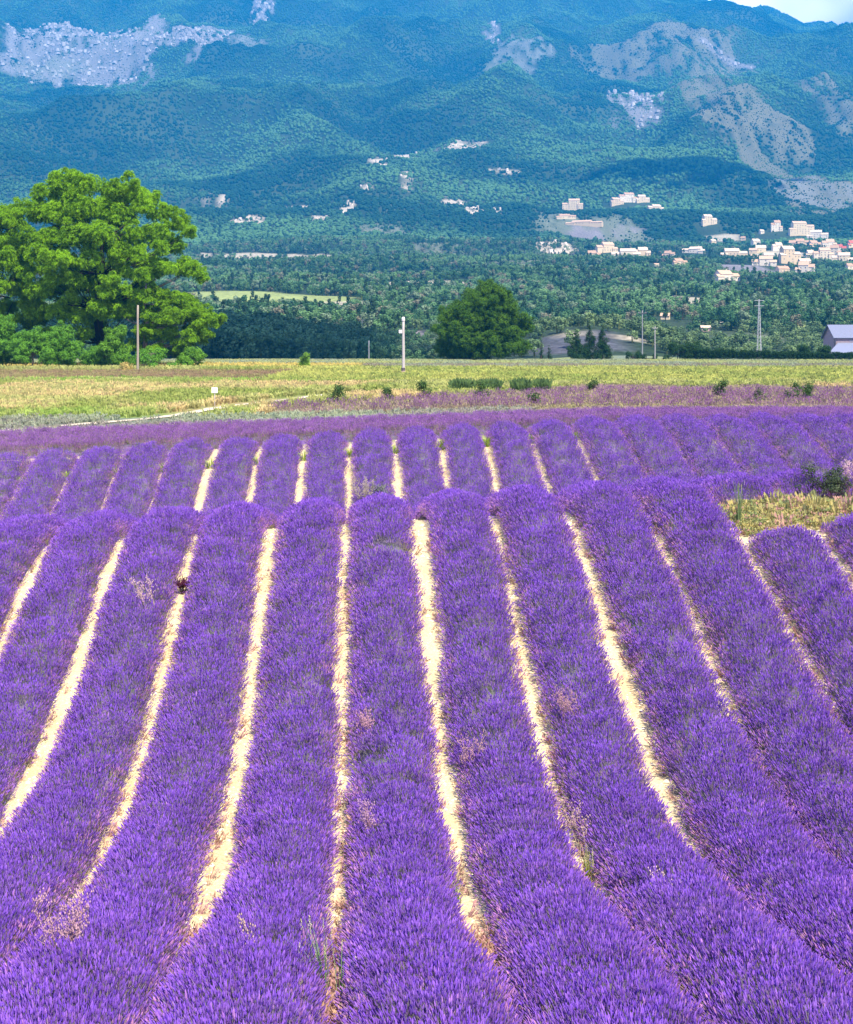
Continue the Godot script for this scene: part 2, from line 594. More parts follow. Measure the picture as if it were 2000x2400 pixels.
func build_meadow() -> void:
	sheet("meadow_ground", -130.0, 130.0, 200, levels(74.0, 392.0, 0.8, 5.0), meadow_tint, M.meadow, 0.02)
	# the pale track that crosses the meadow
	var st := start()
	var way := Curve3D.new()
	for p in [[-34.0, 68.0], [-22.0, 76.0], [-16.0, 83.0], [-11.6, 98.0], [-6.9, 112.0], [-1.8, 121.0], [6.0, 128.0]]:
		way.add_point(Vector3(p[0], 0, -p[1]), Vector3(-2, 0, 2.5), Vector3(2, 0, -2.5))
	var pts := way.tessellate_even_length(5, 1.5)
	for i in pts.size() - 1:
		var e := []
		for k in [i, i + 1]:
			var t := (pts[mini(k + 1, pts.size() - 1)] - pts[maxi(k - 1, 0)]).normalized()
			var s := Vector3(-t.z, 0, t.x) * (0.5 + 0.3 * fine.get_noise_1d(k * 0.35))
			for q in [pts[k] - s, pts[k] + s]:
				e.append(Vector3(q.x, ground(q.x, q.z) + 0.03, q.z))
		quad(st, e[0], e[1], e[3], e[2], Color(0.66, 0.58, 0.40))
	var o := put("track", close(st), M.soil)
	o.set_meta("kind", "structure")
	var r := rng(202)
	var bufs := [PackedFloat32Array(), PackedFloat32Array()]
	for n in 70000:
		var d := sqrt(r.randf_range(66.0 * 66.0, 312.0 * 312.0)) if n % 2 else r.randf_range(66.0, 180.0)
		var x := r.randf_range(-1.0, 1.0) * (0.31 * d + 6.0)
		if d < lavender_end(x) + 10.5: continue
		if absf(x - track_x(d)) < 1.7 or (absf(x - track_x(d + 4.0)) < 1.3 and r.randf() < 0.7): continue
		var cov := meadow_cover(x, d)
		var c: Color = cov[0] * r.randf_range(0.75, 1.3)
		c = c.lerp(Color(0.5, 0.42, 0.16), r.randf() * 0.25)
		var s: float = cov[1] * r.randf_range(0.7, 1.2) * lerpf(0.7, 1.1, clampf((d - 66.0) / 100.0, 0.0, 1.0))
		push(bufs[n % 2], yawed(r.randf() * TAU, s * 1.6, s), Vector3(x, ground(x, -d) - 0.03, -d), c)
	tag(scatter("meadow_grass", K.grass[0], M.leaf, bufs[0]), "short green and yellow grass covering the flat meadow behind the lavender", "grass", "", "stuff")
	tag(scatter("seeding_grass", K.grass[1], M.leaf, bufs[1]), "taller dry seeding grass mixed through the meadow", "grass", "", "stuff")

func track_x(d: float) -> float:
	return pchip([68.0, 76.0, 83.0, 98.0, 112.0, 121.0, 128.0], [-34.0, -22.0, -16.0, -11.6, -6.9, -1.8, 6.0], d) if d > 68.0 and d < 128.0 else 999.0

# ---------------------------------------------------------------- the valley and the mountain
# patches of bare rock, scree, pasture and field on the slopes: [kind, x, distance, half width, half depth]
const PATCHES := [
	["rock", -1276, 4699, 172, 264],
	["rock", -1101, 4685, 156, 309],
	["rock", -939, 4657, 124, 400],
	["rock", -792, 4615, 92, 118],
	["rock", -695, 4685, 62, 261],
	["rock", -1017, 4520, 75, 33],
	["scrub", -1171, 4533, 136, 75],
	["rock", -598, 5281, 35, 286],
	["scrub", -576, 4615, 61, 182],
	["scar", -57, 3126, 35, 136],
	["scar", -42, 2692, 10, 71],
	["scar", -96, 2884, 21, 64],
	["scar", -113, 2628, 7, 23],
	["scar", 77, 3089, 47, 73],
	["scar", 145, 2815, 33, 8],
	["scar", -131, 2460, 10, 78],
	["scar", -410, 2659, 7, 90],
	["scar", -383, 2644, 6, 94],
	["scar", -280, 2303, 23, 44],
	["scar", -171, 2338, 17, 38],
	["scar", -240, 2620, 26, 11],
	["scar", 47, 2505, 20, 52],
	["scar", 78, 2438, 17, 55],
	["scar", 120, 2453, 8, 40],
	["rock", 216, 4813, 19, 277],
	["scrub", 294, 4412, 110, 80],
	["bald", 615, 4506, 127, 185],
	["bald", 848, 4506, 127, 420],
	["bald", 722, 3525, 111, 420],
	["bald", 649, 3300, 57, 39],
	["bald", 832, 3330, 46, 143],
	["bald", 995, 3525, 39, 420],
	["bald", 742, 2732, 113, 420],
	["scree", 728, 2716, 81, 228],
	["rock", 534, 3776, 60, 260],
	["rock", 926, 4520, 90, 27],
	["lilac", 269, 2215, 62, 62],
	["scar", 160, 1884, 24, 190],
	["grey", 90, 1422, 27, 194],
	["tan", 437, 2150, 25, 32],
	["lilac", 293, 1335, 29, 122],
	["grey", 203, 2303, 46, 102],
	["grey", 295, 2137, 42, 213],
	["tan", 426, 1764, 35, 38],
	["green", -121, 900, 40, 110],
	["green", -92, 868, 32, 100],
	["green", -68, 830, 26, 72],
	["tan", -48, 785, 16, 42],
	["tan", -63, 666, 3, 46],
	["tan", -52, 646, 3, 21],
	["tan", -35, 629, 2, 16],
	["lilac", -3, 526, 7, 58],
	["tan", -201, 1801, 54, 24],
	["tan", -143, 1759, 35, 38],
	["tan", -273, 1785, 8, 29],
	["tan", -50, 1319, 28, 38],
	["tan", -9, 1105, 25, 38],
	["tan", 19, 1082, 18, 35],
	["tan", 66, 783, 11, 26],
	["tan", 78, 760, 10, 57],
	["lilac", -30, 682, 6, 51],
	["bank", 44, 418, 15, 24],
	["tan", 41, 440, 10, 4],
	["tan", 60, 425, 7, 4],
	["grey", 14, 1769, 35, 171],
	["grey", -70, 2222, 37, 46],
	["green", 181, 774, 18, 23],
	["tan", 226, 795, 10, 16],
	["tan", 146, 839, 12, 38],
	["grey", 86, 643, 10, 57],
	["tan", 128, 627, 6, 18],
	["green", 155, 603, 8, 16],
	["grey", 121, 530, 8, 26],
	["tan", -31, 809, 13, 16],
	["green", -3, 755, 11, 27],
	["tan", 253, 995, 16, 38],
	["tan", 33, 809, 8, 19],
	["grey", 160, 1035, 24, 34],
]
var cover := {}

func patch_look(kind: String) -> Array:  # albedo, share of the trees that stand there, how ragged its outline is
	match kind:
		"rock": return [Color(0.28, 0.275, 0.26), 0.5, 0.9]
		"scar": return [Color(0.66, 0.57, 0.40), 0.12, 0.85]
		"scrub": return [Color(0.22, 0.24, 0.19), 0.5, 1.0]
		"bald": return [Color(0.20, 0.20, 0.115), 0.62, 0.9]
		"scree": return [Color(0.23, 0.24, 0.195), 0.55, 0.85]
		"lilac": return [Color(0.27, 0.25, 0.24), 0.04, 0.35]
		"grey": return [Color(0.20, 0.23, 0.14), 0.4, 0.7]
		"tan": return [Color(0.52, 0.47, 0.32), 0.02, 0.4]
		"bank": return [Color(0.11, 0.115, 0.125), 0.03, 0.35]
		"green": return [Color(0.36, 0.44, 0.14), 0.0, 0.15]
	return [Color.WHITE, 1.0, 0.5]

func cover_grid(x0: float, x1: float, d0: float, d1: float, cell: float) -> Dictionary:
	var nx := int((x1 - x0) / cell) + 1
	var nd := int((d1 - d0) / cell) + 1
	var col := PackedColorArray()
	var wood := PackedFloat32Array()
	col.resize(nx * nd); wood.resize(nx * nd)
	for j in nd:
		var d := d0 + j * cell
		for i in nx:
			var x := x0 + i * cell
			var n := broad.get_noise_2d(x * 1.7 + 900.0, d * 1.7)
			col[j * nx + i] = Color(0.032, 0.06, 0.028).lerp(Color(0.075, 0.11, 0.05), clampf(n * 1.4 + 0.35, 0.0, 1.0))
			wood[j * nx + i] = 0.95
	var warp := FastNoiseLite.new()
	warp.seed = 31
	warp.fractal_octaves = 4
	for p in PATCHES:
		var look := patch_look(p[0])
		var rx: float = p[3]
		var rz: float = p[4]
		warp.frequency = 1.1 / (rx + 12.0)
		var squeeze := (rx + 12.0) / (rz + 12.0)
		for j in range(maxi(0, int((p[2] - rz * 1.7 - d0) / cell)), mini(nd, int((p[2] + rz * 1.7 - d0) / cell) + 2)):
			var d := d0 + j * cell
			for i in range(maxi(0, int((p[1] - rx * 1.7 - x0) / cell)), mini(nx, int((p[1] + rx * 1.7 - x0) / cell) + 2)):
				var x := x0 + i * cell
				var q := Vector2((x - p[1]) / rx, (d - p[2]) / rz).length()
				var w := warp.get_noise_2d(x, d * squeeze)
				var a := smoothstep(1.08, 0.88, q + w * look[2] * 0.9)
				if look[2] > 0.6: a *= smoothstep(-0.55, 0.1, warp.get_noise_2d(x * 4.0, d * 2.0 * squeeze))
				if a > 0.0:
					col[j * nx + i] = col[j * nx + i].lerp(look[0] * (1.0 + 0.25 * w), a)
					wood[j * nx + i] = lerpf(wood[j * nx + i], look[1], a)
	for h in HOUSES:
		var reach: float = h[2] * 0.5 + 6.0
		for j in range(maxi(0, int((h[1] - 62.0 - d0) / cell)), mini(nd, int((h[1] + 14.0 - d0) / cell) + 1)):
			for i in range(maxi(0, int((h[0] - reach - x0) / cell)), mini(nx, int((h[0] + reach - x0) / cell) + 1)):
				wood[j * nx + i] *= 0.06
	return {"x0": x0, "d0": d0, "cell": cell, "nx": nx, "nd": nd, "col": col, "wood": wood}

func cover_at(g: Dictionary, x: float, d: float) -> int:
	var i := clampi(int(round((x - g.x0) / g.cell)), 0, g.nx - 1)
	var j := clampi(int(round((d - g.d0) / g.cell)), 0, g.nd - 1)
	return j * g.nx + i

func build_hills() -> void:
	cover.valley = cover_grid(-980.0, 980.0, 380.0, 2610.0, 8.0)
	cover.mountain = cover_grid(-2450.0, 2450.0, 2590.0, 7000.0, 14.0)
	sheet("valley_ground", -900.0, 900.0, 226, levels(384.0, 2602.0, 5.0, 12.0), func(x, z): return cover.valley.col[cover_at(cover.valley, x, -z)], M.hill, 0.05)
	sheet("mountain", -2400.0, 2400.0, 340, levels(2600.0, 7000.0, 13.0, 16.0), func(x, z): return cover.mountain.col[cover_at(cover.mountain, x, -z)], M.hill, 0.1)

func build_woods() -> void:
	var r := rng(301)
	# woods of the mountain side
	var bufs := [PackedFloat32Array(), PackedFloat32Array(), PackedFloat32Array()]
	for n in 280000:
		var d := sqrt(r.randf_range(1900.0 * 1900.0, 6500.0 * 6500.0))
		var x := r.randf_range(-0.33, 0.33) * d
		var g: Dictionary = cover.valley if d < 2600.0 else cover.mountain
		var share: float = g.wood[cover_at(g, x, d)]
		if r.randf() > share: continue
		var s := r.randf_range(4.0, 8.0) * lerpf(0.42, 1.0, smoothstep(0.6, 0.93, share))
		var k := 0 if r.randf() < 0.5 else 1
		if r.randf() < 0.14: k = 2
		var dark := broad.get_noise_2d(x * 0.8, d * 0.8 + 400.0)
		var c := Color(0.016, 0.050, 0.022).lerp(Color(0.075, 0.165, 0.055), clampf(r.randf() * 0.55 + 0.2 + dark * 1.7, 0.0, 1.0))
		if k == 2: c = Color(0.020, 0.050, 0.024)
		push(bufs[k], yawed(r.randf() * TAU, s * (1.15 if k < 2 else 0.7), s * (0.9 if k < 2 else 1.15)), Vector3(x, ground(x, -d) - 0.6, -d), c)
	tag(scatter("mountain_woods", K.crowns[0], M.crown, bufs[0]), "oak woods covering the mountain side as one mass", "woods", "", "stuff")
	tag(scatter("mountain_thicket", K.crowns[1], M.crown, bufs[1]), "mixed round-crowned thicket through the woods of the mountain", "woods", "", "stuff")
	tag(scatter("mountain_pine_woods", K.crowns[2], M.crown, bufs[2]), "dark pointed pines scattered through the mountain woods", "woods", "", "stuff")
	# crags that break up the bare limestone
	var st := start()
	var cr := rng(310)
	var shape := []
	for k in 7:
		var a := TAU * k / 7.0
		shape.append([Vector3(cos(a), 0, sin(a)) * cr.randf_range(0.7, 1.0), Vector3(cos(a), 0, sin(a)) * cr.randf_range(0.3, 0.7) + Vector3(0, cr.randf_range(0.5, 1.0), 0)])
	for k in 7:
		var k2 := (k + 1) % 7
		quad(st, shape[k][0], shape[k2][0], shape[k2][1], shape[k][1], Color.WHITE * cr.randf_range(0.85, 1.1))
		tri(st, shape[k][1], shape[k2][1], Vector3(0.1, 0.95, 0), Color.WHITE)
	var crag := close(st)
	var crags := PackedFloat32Array()
	for p in PATCHES:
		if p[0] != "rock" and p[0] != "scar": continue
		for n in int(clampf(p[3] * p[4] / 110.0, 4.0, 220.0)):
			var a := r.randf() * TAU
			var q := sqrt(r.randf()) * 1.1
			var x: float = p[1] + cos(a) * q * p[3]
			var d: float = p[2] + sin(a) * q * p[4]
			var g: Dictionary = cover.valley if d < 2600.0 else cover.mountain
			var at := cover_at(g, x, d)
			if g.wood[at] > 0.75: continue
			var s := r.randf_range(3.0, 9.0) * (1.0 if p[0] == "rock" else 0.45)
			push(crags, yawed(r.randf() * TAU, s, s * r.randf_range(0.8, 1.7)), Vector3(x, ground(x, -d) - s * 0.25, -d), g.col[at].lerp(Color(0.40, 0.38, 0.36), 0.4) * r.randf_range(0.7, 1.2))
	tag(scatter("limestone_crags", crag, M.crown, crags), "pale limestone crags breaking through the mountain woods", "crags", "", "stuff")
	# woods of the valley
	var near_bufs := [PackedFloat32Array(), PackedFloat32Array(), PackedFloat32Array()]
	for n in 34000:
		var d := sqrt(r.randf_range(560.0 * 560.0, 1950.0 * 1950.0))
		var x := r.randf_range(-0.33, 0.33) * d
		if r.randf() > cover.valley.wood[cover_at(cover.valley, x, d)] * 0.95: continue
		var s := r.randf_range(3.0, 8.5)
		var k := 0 if r.randf() < 0.5 else 1
		if r.randf() < 0.16: k = 2
		var dark := broad.get_noise_2d(x * 3.0, d * 3.0 + 400.0)
		var c := Color(0.045, 0.12, 0.045).lerp(Color(0.15, 0.29, 0.10), clampf(r.randf() * 0.8 + dark * 1.2, 0.0, 1.0))
		if r.randf() < 0.05: c = Color(0.2, 0.2, 0.12)
		elif r.randf() < 0.14: c = Color(0.17, 0.25, 0.13)
		if k == 2: c = Color(0.035, 0.075, 0.03)
		push(near_bufs[k], yawed(r.randf() * TAU, s * (1.1 if k < 2 else 0.8), s * (1.0 if k < 2 else 1.25)), Vector3(x, ground(x, -d) - 0.2, -d), c)
	for n in 900:
		# scrub along the foot of the slope right behind the meadow
		var d := r.randf_range(400.0, 600.0)
		var x := r.randf_range(-0.02, 0.34) * d
		if r.randf() > cover.valley.wood[cover_at(cover.valley, x, d)]: continue
		var s := r.randf_range(2.5, 5.5)
		push(near_bufs[n % 2], yawed(r.randf() * TAU, s * 1.2, s), Vector3(x, ground(x, -d) - 0.2, -d), Color(0.06, 0.12, 0.05).lerp(Color(0.18, 0.27, 0.10), r.randf()))
	tag(scatter("valley_woods", K.trees[0], M.leaf, near_bufs[0]), "round-crowned woods filling the valley below the village", "woods", "", "stuff")
	tag(scatter("valley_thicket", K.trees[1], M.leaf, near_bufs[1]), "mixed thicket through the valley woods", "woods", "", "stuff")
	tag(scatter("valley_pine_woods", K.trees[2], M.leaf, near_bufs[2]), "pointed pines standing through the valley woods", "woods", "", "stuff")
	# the dark wood behind the left half of the meadow
	var b := PackedFloat32Array()
	for n in 950:
		var d := r.randf_range(405.0, 520.0)
		var x := r.randf_range(-0.31 * d, 2.0)
		var t := clampf((x + 66.0) / 66.0, 0.0, 1.0)
		var s := lerpf(11.5, 4.0, pow(t, 1.2)) * r.randf_range(0.75, 1.08)
		push(b, yawed(r.randf() * TAU, s * 0.85, s), Vector3(x, ground(x, -d) - 0.4, -d), Color(0.045, 0.12, 0.045).lerp(Color(0.11, 0.22, 0.08), r.randf()))
	tag(scatter("dark_wood", K.trees[0], M.leaf, b), "dense dark evergreen wood behind the meadow, between the big pines and the concrete pole", "woods", "", "stuff")

# fair-weather clouds; those outside the picture throw the broad shadows that lie on the mountain and on the wood
func build_clouds() -> void:
	var to_sun := Vector3(0.30, 0.80, 0.46).normalized()
	# [x, distance, half width, half depth] of the shaded ground, and the height of the cloud
	var shades := [[-74.0, 452.0, 78.0, 78.0, 1400.0], [520.0, 2790.0, 190.0, 110.0, 2300.0]]
	var m := plain_mat(Color(0.85, 0.85, 0.86))
	for i in shades.size():
		var s: Array = shades[i]
		var at := Vector3(s[0], ground(s[0], -s[1]), -s[1])
		at += to_sun * ((s[4] - at.y) / to_sun.y)
		var r := rng(1000 + i)
		var st := start(true)
		for k in 26:
			var a := r.randf() * TAU
			var q := sqrt(r.randf())
			var c := Vector3(cos(a) * q * s[2] * 0.82, 0, sin(a) * q * s[3] * 0.82)
			var rad: float = minf(s[2], s[3]) * r.randf_range(0.2, 0.42) * (1.25 - 0.5 * q)
			puff(st, c + Vector3(0, rad * 0.4, 0), rad, r)
		for k in 40:
			var a := r.randf() * TAU
			var q := r.randf_range(0.75, 1.2)
			puff(st, Vector3(cos(a) * q * s[2], r.randf_range(-0.1, 0.2) * s[3], sin(a) * q * s[3]), minf(s[2], s[3]) * r.randf_range(0.06, 0.18), r)
		var o := put("cloud", close(st), m)
		o.position = at
		o.set_meta("kind", "structure")

func puff(st: SurfaceTool, c: Vector3, rad: float, r: RandomNumberGenerator) -> void:
	var n := 9
	var turn := r.randf() * TAU
	var p := []
	for i in n + 1:
		var ring := []
		for k in n * 2:
			var th := PI * i / n
			var ph := TAU * k / (n * 2) + turn
			var v := Vector3(sin(th) * cos(ph), cos(th) * 0.7, sin(th) * sin(ph))
			ring.append(c + v * rad * (1.0 + 0.5 * fine.get_noise_3dv((c / rad + v) * 1.3)))
		p.append(ring)
	for i in n:
		for k in n * 2:
			var k2 := (k + 1) % (n * 2)
			quad(st, p[i][k], p[i][k2], p[i + 1][k2], p[i + 1][k], Color.WHITE)

# ---------------------------------------------------------------- the lavender rows
const ROW := 1.8
const GAPS := {-4: 0.42, -3: 0.46, -2: 0.38, -1: 0.50, 0: 0.34, 1: 0.52, 2: 0.40, 3: 0.54, 4: 0.32, 5: 0.34}
const CLOSED := {3: 21.0, 2: 19.2, 4: 25.8, 5: 26.6, -1: 16.6, -2: 18.2, -3: 20.0, 1: 15.8}

func gap_x(i: int, d: float) -> float:
	return -0.22 - 0.0485 * d + ROW * i + 0.05 * fine.get_noise_2d(i * 7.0, d * 0.16)

func gap_w(i: int, d: float) -> float:
	var w: float = GAPS.get(i, 0.36)
	if d > 48.0: w = lerpf(w, 0.30, 0.5) if i > -4 and i < 6 else 0.16
	w *= 0.89 + 0.5 * fine.get_noise_2d(i * 13.0 + 4.0, d * 0.22)
	if CLOSED.has(i): w = lerpf(0.02, w, smoothstep(CLOSED[i] - 1.6, CLOSED[i] + 2.6, d))
	return w

func lavender_end(x: float) -> float:
	return 60.6 + 0.11 * clampf(x, -24.0, 24.0)

var open_spots := [[-0.7, 33.3, 0.3], [-2.0, 28.0, 0.22], [1.0, 29.5, 0.2], [-0.9, 25.2, 0.25]]

# A row between two edge lines on the ground; thick: how many tufts a square metre carries.
func lavender_row(left: PackedVector2Array, right: PackedVector2Array, height: float, thick: Callable, seed_: int, label: String, group: String, tone: Color) -> Node3D:
	var n := left.size()
	var foot := (left[0] + right[0]) * 0.5
	var at := Vector3(foot.x, ground(foot.x, foot.y), foot.y)
	var root := base("lavender_row", at)
	tag(root, label, "lavender row", group)
	var st := start(true)
	var r := rng(seed_)
	var cross := 11
	var grid := []
	var total := 0.0
	for i in n:
		if i: total += ((left[i] + right[i]) * 0.5).distance_to((left[i - 1] + right[i - 1]) * 0.5)
	var run := 0.0
	var run_at := PackedFloat32Array()
	for i in n:
		if i: run += ((left[i] + right[i]) * 0.5).distance_to((left[i - 1] + right[i - 1]) * 0.5)
		run_at.append(run)
		var ring := []
		for k in cross:
			var t := -1.0 + 2.0 * k / (cross - 1)
			var p := left[i].lerp(right[i], (t + 1.0) * 0.5)
			ring.append(Vector3(p.x, ground(p.x, p.y) - 0.03 + dome(t, height * 0.52, p, minf(run, total - run)), p.y) - at)
		grid.append(ring)
	for i in n - 1:
		for k in cross - 1:
			var p: Vector3 = grid[i][k] + at
			var g := clampf(0.5 + fine.get_noise_2d(p.x * 2.2, p.z * 2.2), 0.0, 1.0)
			quad(st, grid[i][k], grid[i][k + 1], grid[i + 1][k + 1], grid[i + 1][k], Color(0.09, 0.105, 0.07).lerp(Color(0.13, 0.08, 0.20), g) * r.randf_range(0.85, 1.15))
	st.generate_normals()
	put("foliage", st.commit(), M.bush, root)
	var bufs := [PackedFloat32Array(), PackedFloat32Array(), PackedFloat32Array(), PackedFloat32Array()]
	for i in n - 1:
		var mid := (left[i] + right[i]) * 0.5
		var d := -mid.y
		var area := left[i].distance_to(right[i]) * mid.distance_to((left[i + 1] + right[i + 1]) * 0.5)
		var want: float = area * thick.call(mid.x, d)
		var count := int(want) + (1 if r.randf() < want - int(want) else 0)
		var across := (right[i] - left[i]).normalized()
		var width := left[i].distance_to(right[i]) * 0.5
		for q in count:
			var t := r.randf_range(-1.0, 1.0)
			if r.randf() < 0.22: t = signf(t) * r.randf_range(0.75, 1.0)
			var f := r.randf()
			var l2 := left[i].lerp(left[i + 1], f)
			var r2 := right[i].lerp(right[i + 1], f)
			var p := l2.lerp(r2, (t + 1.0) * 0.5)
			var skip := false
			for h in open_spots:
				if absf(p.x - h[0]) < h[2] * 1.6 and absf(-p.y - h[1]) < h[2] and r.randf() < 0.85: skip = true
			if skip: continue
			var edge := minf(lerpf(run_at[i], run_at[i + 1], f), total - lerpf(run_at[i], run_at[i + 1], f))
			var y := dome(t, height * 0.62, p, edge)
			var slope := (dome(minf(t + 0.05, 1.0), height * 0.62, p, edge) - dome(maxf(t - 0.05, -1.0), height * 0.62, p, edge)) / (0.1 * width)
			var tip := Vector3(-slope * across.x, 1.0, -slope * across.y).normalized()
			var up := (tip * 0.75 + Vector3(-0.17, 0.75, 0.03) + Vector3(r.randf_range(-0.2, 0.2), 0, r.randf_range(-0.2, 0.2))).normalized()
			var s := r.randf_range(0.82, 1.15) * (1.0 - 0.25 * smoothstep(0.75, 1.0, absf(t)))
			var patchy := fine.get_noise_2d(p.x * 0.55 + 30.0, p.y * 0.55)
			var c := tone * r.randf_range(0.9, 1.1) * (1.0 + 0.3 * fine.get_noise_2d(p.x * 1.1 + 200.0, p.y * 1.1))
			var lush := smoothstep(0.2, 0.45, patchy) * 0.3 * r.randf_range(0.3, 1.0)
			c = c.lerp(Color(0.75, 1.25, 0.4), lush)
			if absf(t) > 0.78 and r.randf() < 0.5: c = c.lerp(Color(2.5, 2.7, 0.8), r.randf_range(0.2, 0.8))
			elif r.randf() < 0.03: c = c.lerp(Color(1.9, 2.0, 1.0), 0.6)
			push(bufs[r.randi() % 4], frame(up, r.randf() * TAU, s), Vector3(p.x, ground(p.x, p.y) - 0.05 + y, p.y) - at, c)
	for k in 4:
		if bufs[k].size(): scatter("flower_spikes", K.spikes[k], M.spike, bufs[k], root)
	return root

func dome(t: float, h: float, p: Vector2, edge: float) -> float:
	var q := pow(maxf(0.0, 1.0 - pow(absf(t), 2.0)), 0.6)
	var bush := absf(sin(p.y * 3.6 + 2.2 * fine.get_noise_2d(p.x * 0.9 + 9.0, p.y * 0.5) + floorf(p.x / ROW) * 1.7))
	var lump := 0.88 + 0.16 * sqrt(bush) + 0.22 * fine.get_noise_2d(p.x * 0.75, p.y * 0.75) + 0.12 * fine.get_noise_2d(p.x * 2.1, p.y * 2.1 + 70.0)
	return h * q * lump * smoothstep(-0.15, 0.7, edge) * (1.1 if p.y < -48.0 else 1.0)

func thick_rows(x: float, d: float) -> float:
	if d < 12.5: return 25.0
	if absf(x) > 0.2917 * d + 2.2: return 14.0
	if d < 24.0: return 150.0
	if d < 41.5: return 125.0
	if d < 49.0: return 30.0
	return 70.0

func thick_cross(x: float, d: float) -> float:
	return 60.0 if absf(x) < 0.2917 * d + 3.0 else 14.0

const ORDINALS := ["first", "second", "third", "fourth", "fifth", "sixth", "seventh", "eighth", "ninth", "tenth", "eleventh", "twelfth", "thirteenth", "fourteenth"]

func build_lavender() -> void:
	for i in range(-9, 15):
		var spans := []
		var stop := lavender_end(gap_x(i, 60.0) - 0.9)
		if i == 6: spans = [[10.0, 33.5], [36.0, stop]]
		elif i == 7: spans = [[10.0, 33.8], [37.0, stop]]
		elif i == 8: spans = [[10.0, 33.2], [37.2, stop]]
		else: spans = [[10.0, stop]]
		for s in spans.size():
			var l := PackedVector2Array()
			var r := PackedVector2Array()
			var d: float = spans[s][0]
			while d < spans[s][1]:
				var a := gap_x(i - 1, d) + gap_w(i - 1, d) * 0.5 + 0.05
				var b := gap_x(i, d) - gap_w(i, d) * 0.5 - 0.05
				if absf((a + b) * 0.5) < 0.31 * d + 2.6:
					l.append(Vector2(a, -d)); r.append(Vector2(b, -d))
				d += 0.25
			if l.size() < 8: continue
			var where: String
			if i <= 1: where = "long lavender row, %s left of the bare strip below the concrete pole" % ORDINALS[1 - i]
			else: where = "long lavender row, %s right of the bare strip below the concrete pole" % ORDINALS[i - 2]
			if spans.size() > 1:
				where = ["near end of a broken lavender row before dry grass, %s right of the pole's strip", "far stretch of a broken lavender row behind dry grass, %s right of the pole's strip"][s] % ORDINALS[i - 2]
			lavender_row(l, r, 0.74, thick_rows, 400 + i * 3 + s, where, "lavender rows running away from the camera", Color.WHITE)
	# rows laid crosswise along the far edge of the field
	for k in 5:
		var l := PackedVector2Array()
		var r := PackedVector2Array()
		for q in 205:
			var x := -25.5 + q * 0.25
			var d := lavender_end(x) + 2.0 + k * 1.75
			l.append(Vector2(x, -d)); r.append(Vector2(x - 0.16, -d - 1.62))
		var which: String = ["nearest", "second nearest", "middle", "second farthest", "farthest"][k]
		lavender_row(l, r, 0.62, thick_cross, 480 + k, "%s of the five dusky lavender rows laid crosswise along the field's far edge" % which, "cross rows along the field edge", Color(1.3, 1.35, 0.75))

# ---------------------------------------------------------------- trees
func parse(s: String) -> Array:
	var out := []
	for p in s.split(";"):
		var q := p.strip_edges().split_floats(" ")
		out.append([Vector2(q[0], q[1]), q[2]])
	return out

# A tree: trunk and limbs that reach every foliage pad, and a crown of leaf clumps on the pads.
func grow(called: String, label: String, group: String, at: Vector3, pads: Array, clump: Mesh, per_area: float, size: float, lo: Color, hi: Color, trunk: Array, bark: Color, seed_: int, flat := 0.75, category := "tree") -> Node3D:
	var root := base(called, at)
	tag(root, label, category, group)
	var r := rng(seed_)
	var st := start(true)
	var tp: Array = trunk[0]
	tube(st, tp, trunk[1], 9, bark)
	put("trunk", close(st), M.wood, root)
	var lb := start(true)
	var buf := PackedFloat32Array()
	for p in pads:
		var c: Vector3 = p[0]
		var rad: float = p[1]
		var low: Vector3 = tp[0]
		for q in tp:
			if q.y < c.y - 0.25 * absf(c.x) or q == tp[1]: low = q
		var bend := low.lerp(c, 0.55) + Vector3(0, -rad * 0.5, 0)
		var th: float = clampf(rad * 0.045, 0.012, 0.11)
		if rad > 0.9 or flat > 0.8: tube(lb, [low, bend, c + Vector3(0, -rad * 0.2, 0)], [th * 1.5, th, th * 0.4], 5, bark * r.randf_range(0.8, 1.1))
		var warm := r.randf()
		for n in int(4.0 * PI * rad * rad * per_area):
			var d := Vector3(r.randf_range(-1, 1), r.randf_range(-0.75, 1.0), r.randf_range(-1, 1)).normalized()
			var e := d * rad * r.randf_range(0.4, 1.1) * (1.0 + 0.3 * fine.get_noise_3dv((c + d * rad) * 0.45))
			e.y *= flat
			var tint := lo.lerp(hi, clampf(r.randf() * 0.75 + warm * 0.3, 0.0, 1.0))
			push(buf, frame(d + Vector3(0, 0.7, 0), r.randf() * TAU, size * r.randf_range(0.75, 1.2)), c + e, tint)
	put("limbs", close(lb), M.wood, root)
	scatter("crown", clump, M.leaf, buf, root)
	return root

# small sprays sit on every pad, so that a crown breaks into boughs of all sizes
func sprayed(pads: Array, seed_: int, each: int, share := 0.5) -> Array:
	var r := rng(seed_)
	var out := []
	for p in pads:
		out.append([p[0], p[1] * 0.86])
		for k in each:
			var d := Vector3(r.randf_range(-1, 1), r.randf_range(-0.55, 1.0), r.randf_range(-1, 1)).normalized()
			out.append([p[0] + d * p[1] * r.randf_range(0.75, 1.1), p[1] * share * r.randf_range(0.55, 1.1)])
	return out

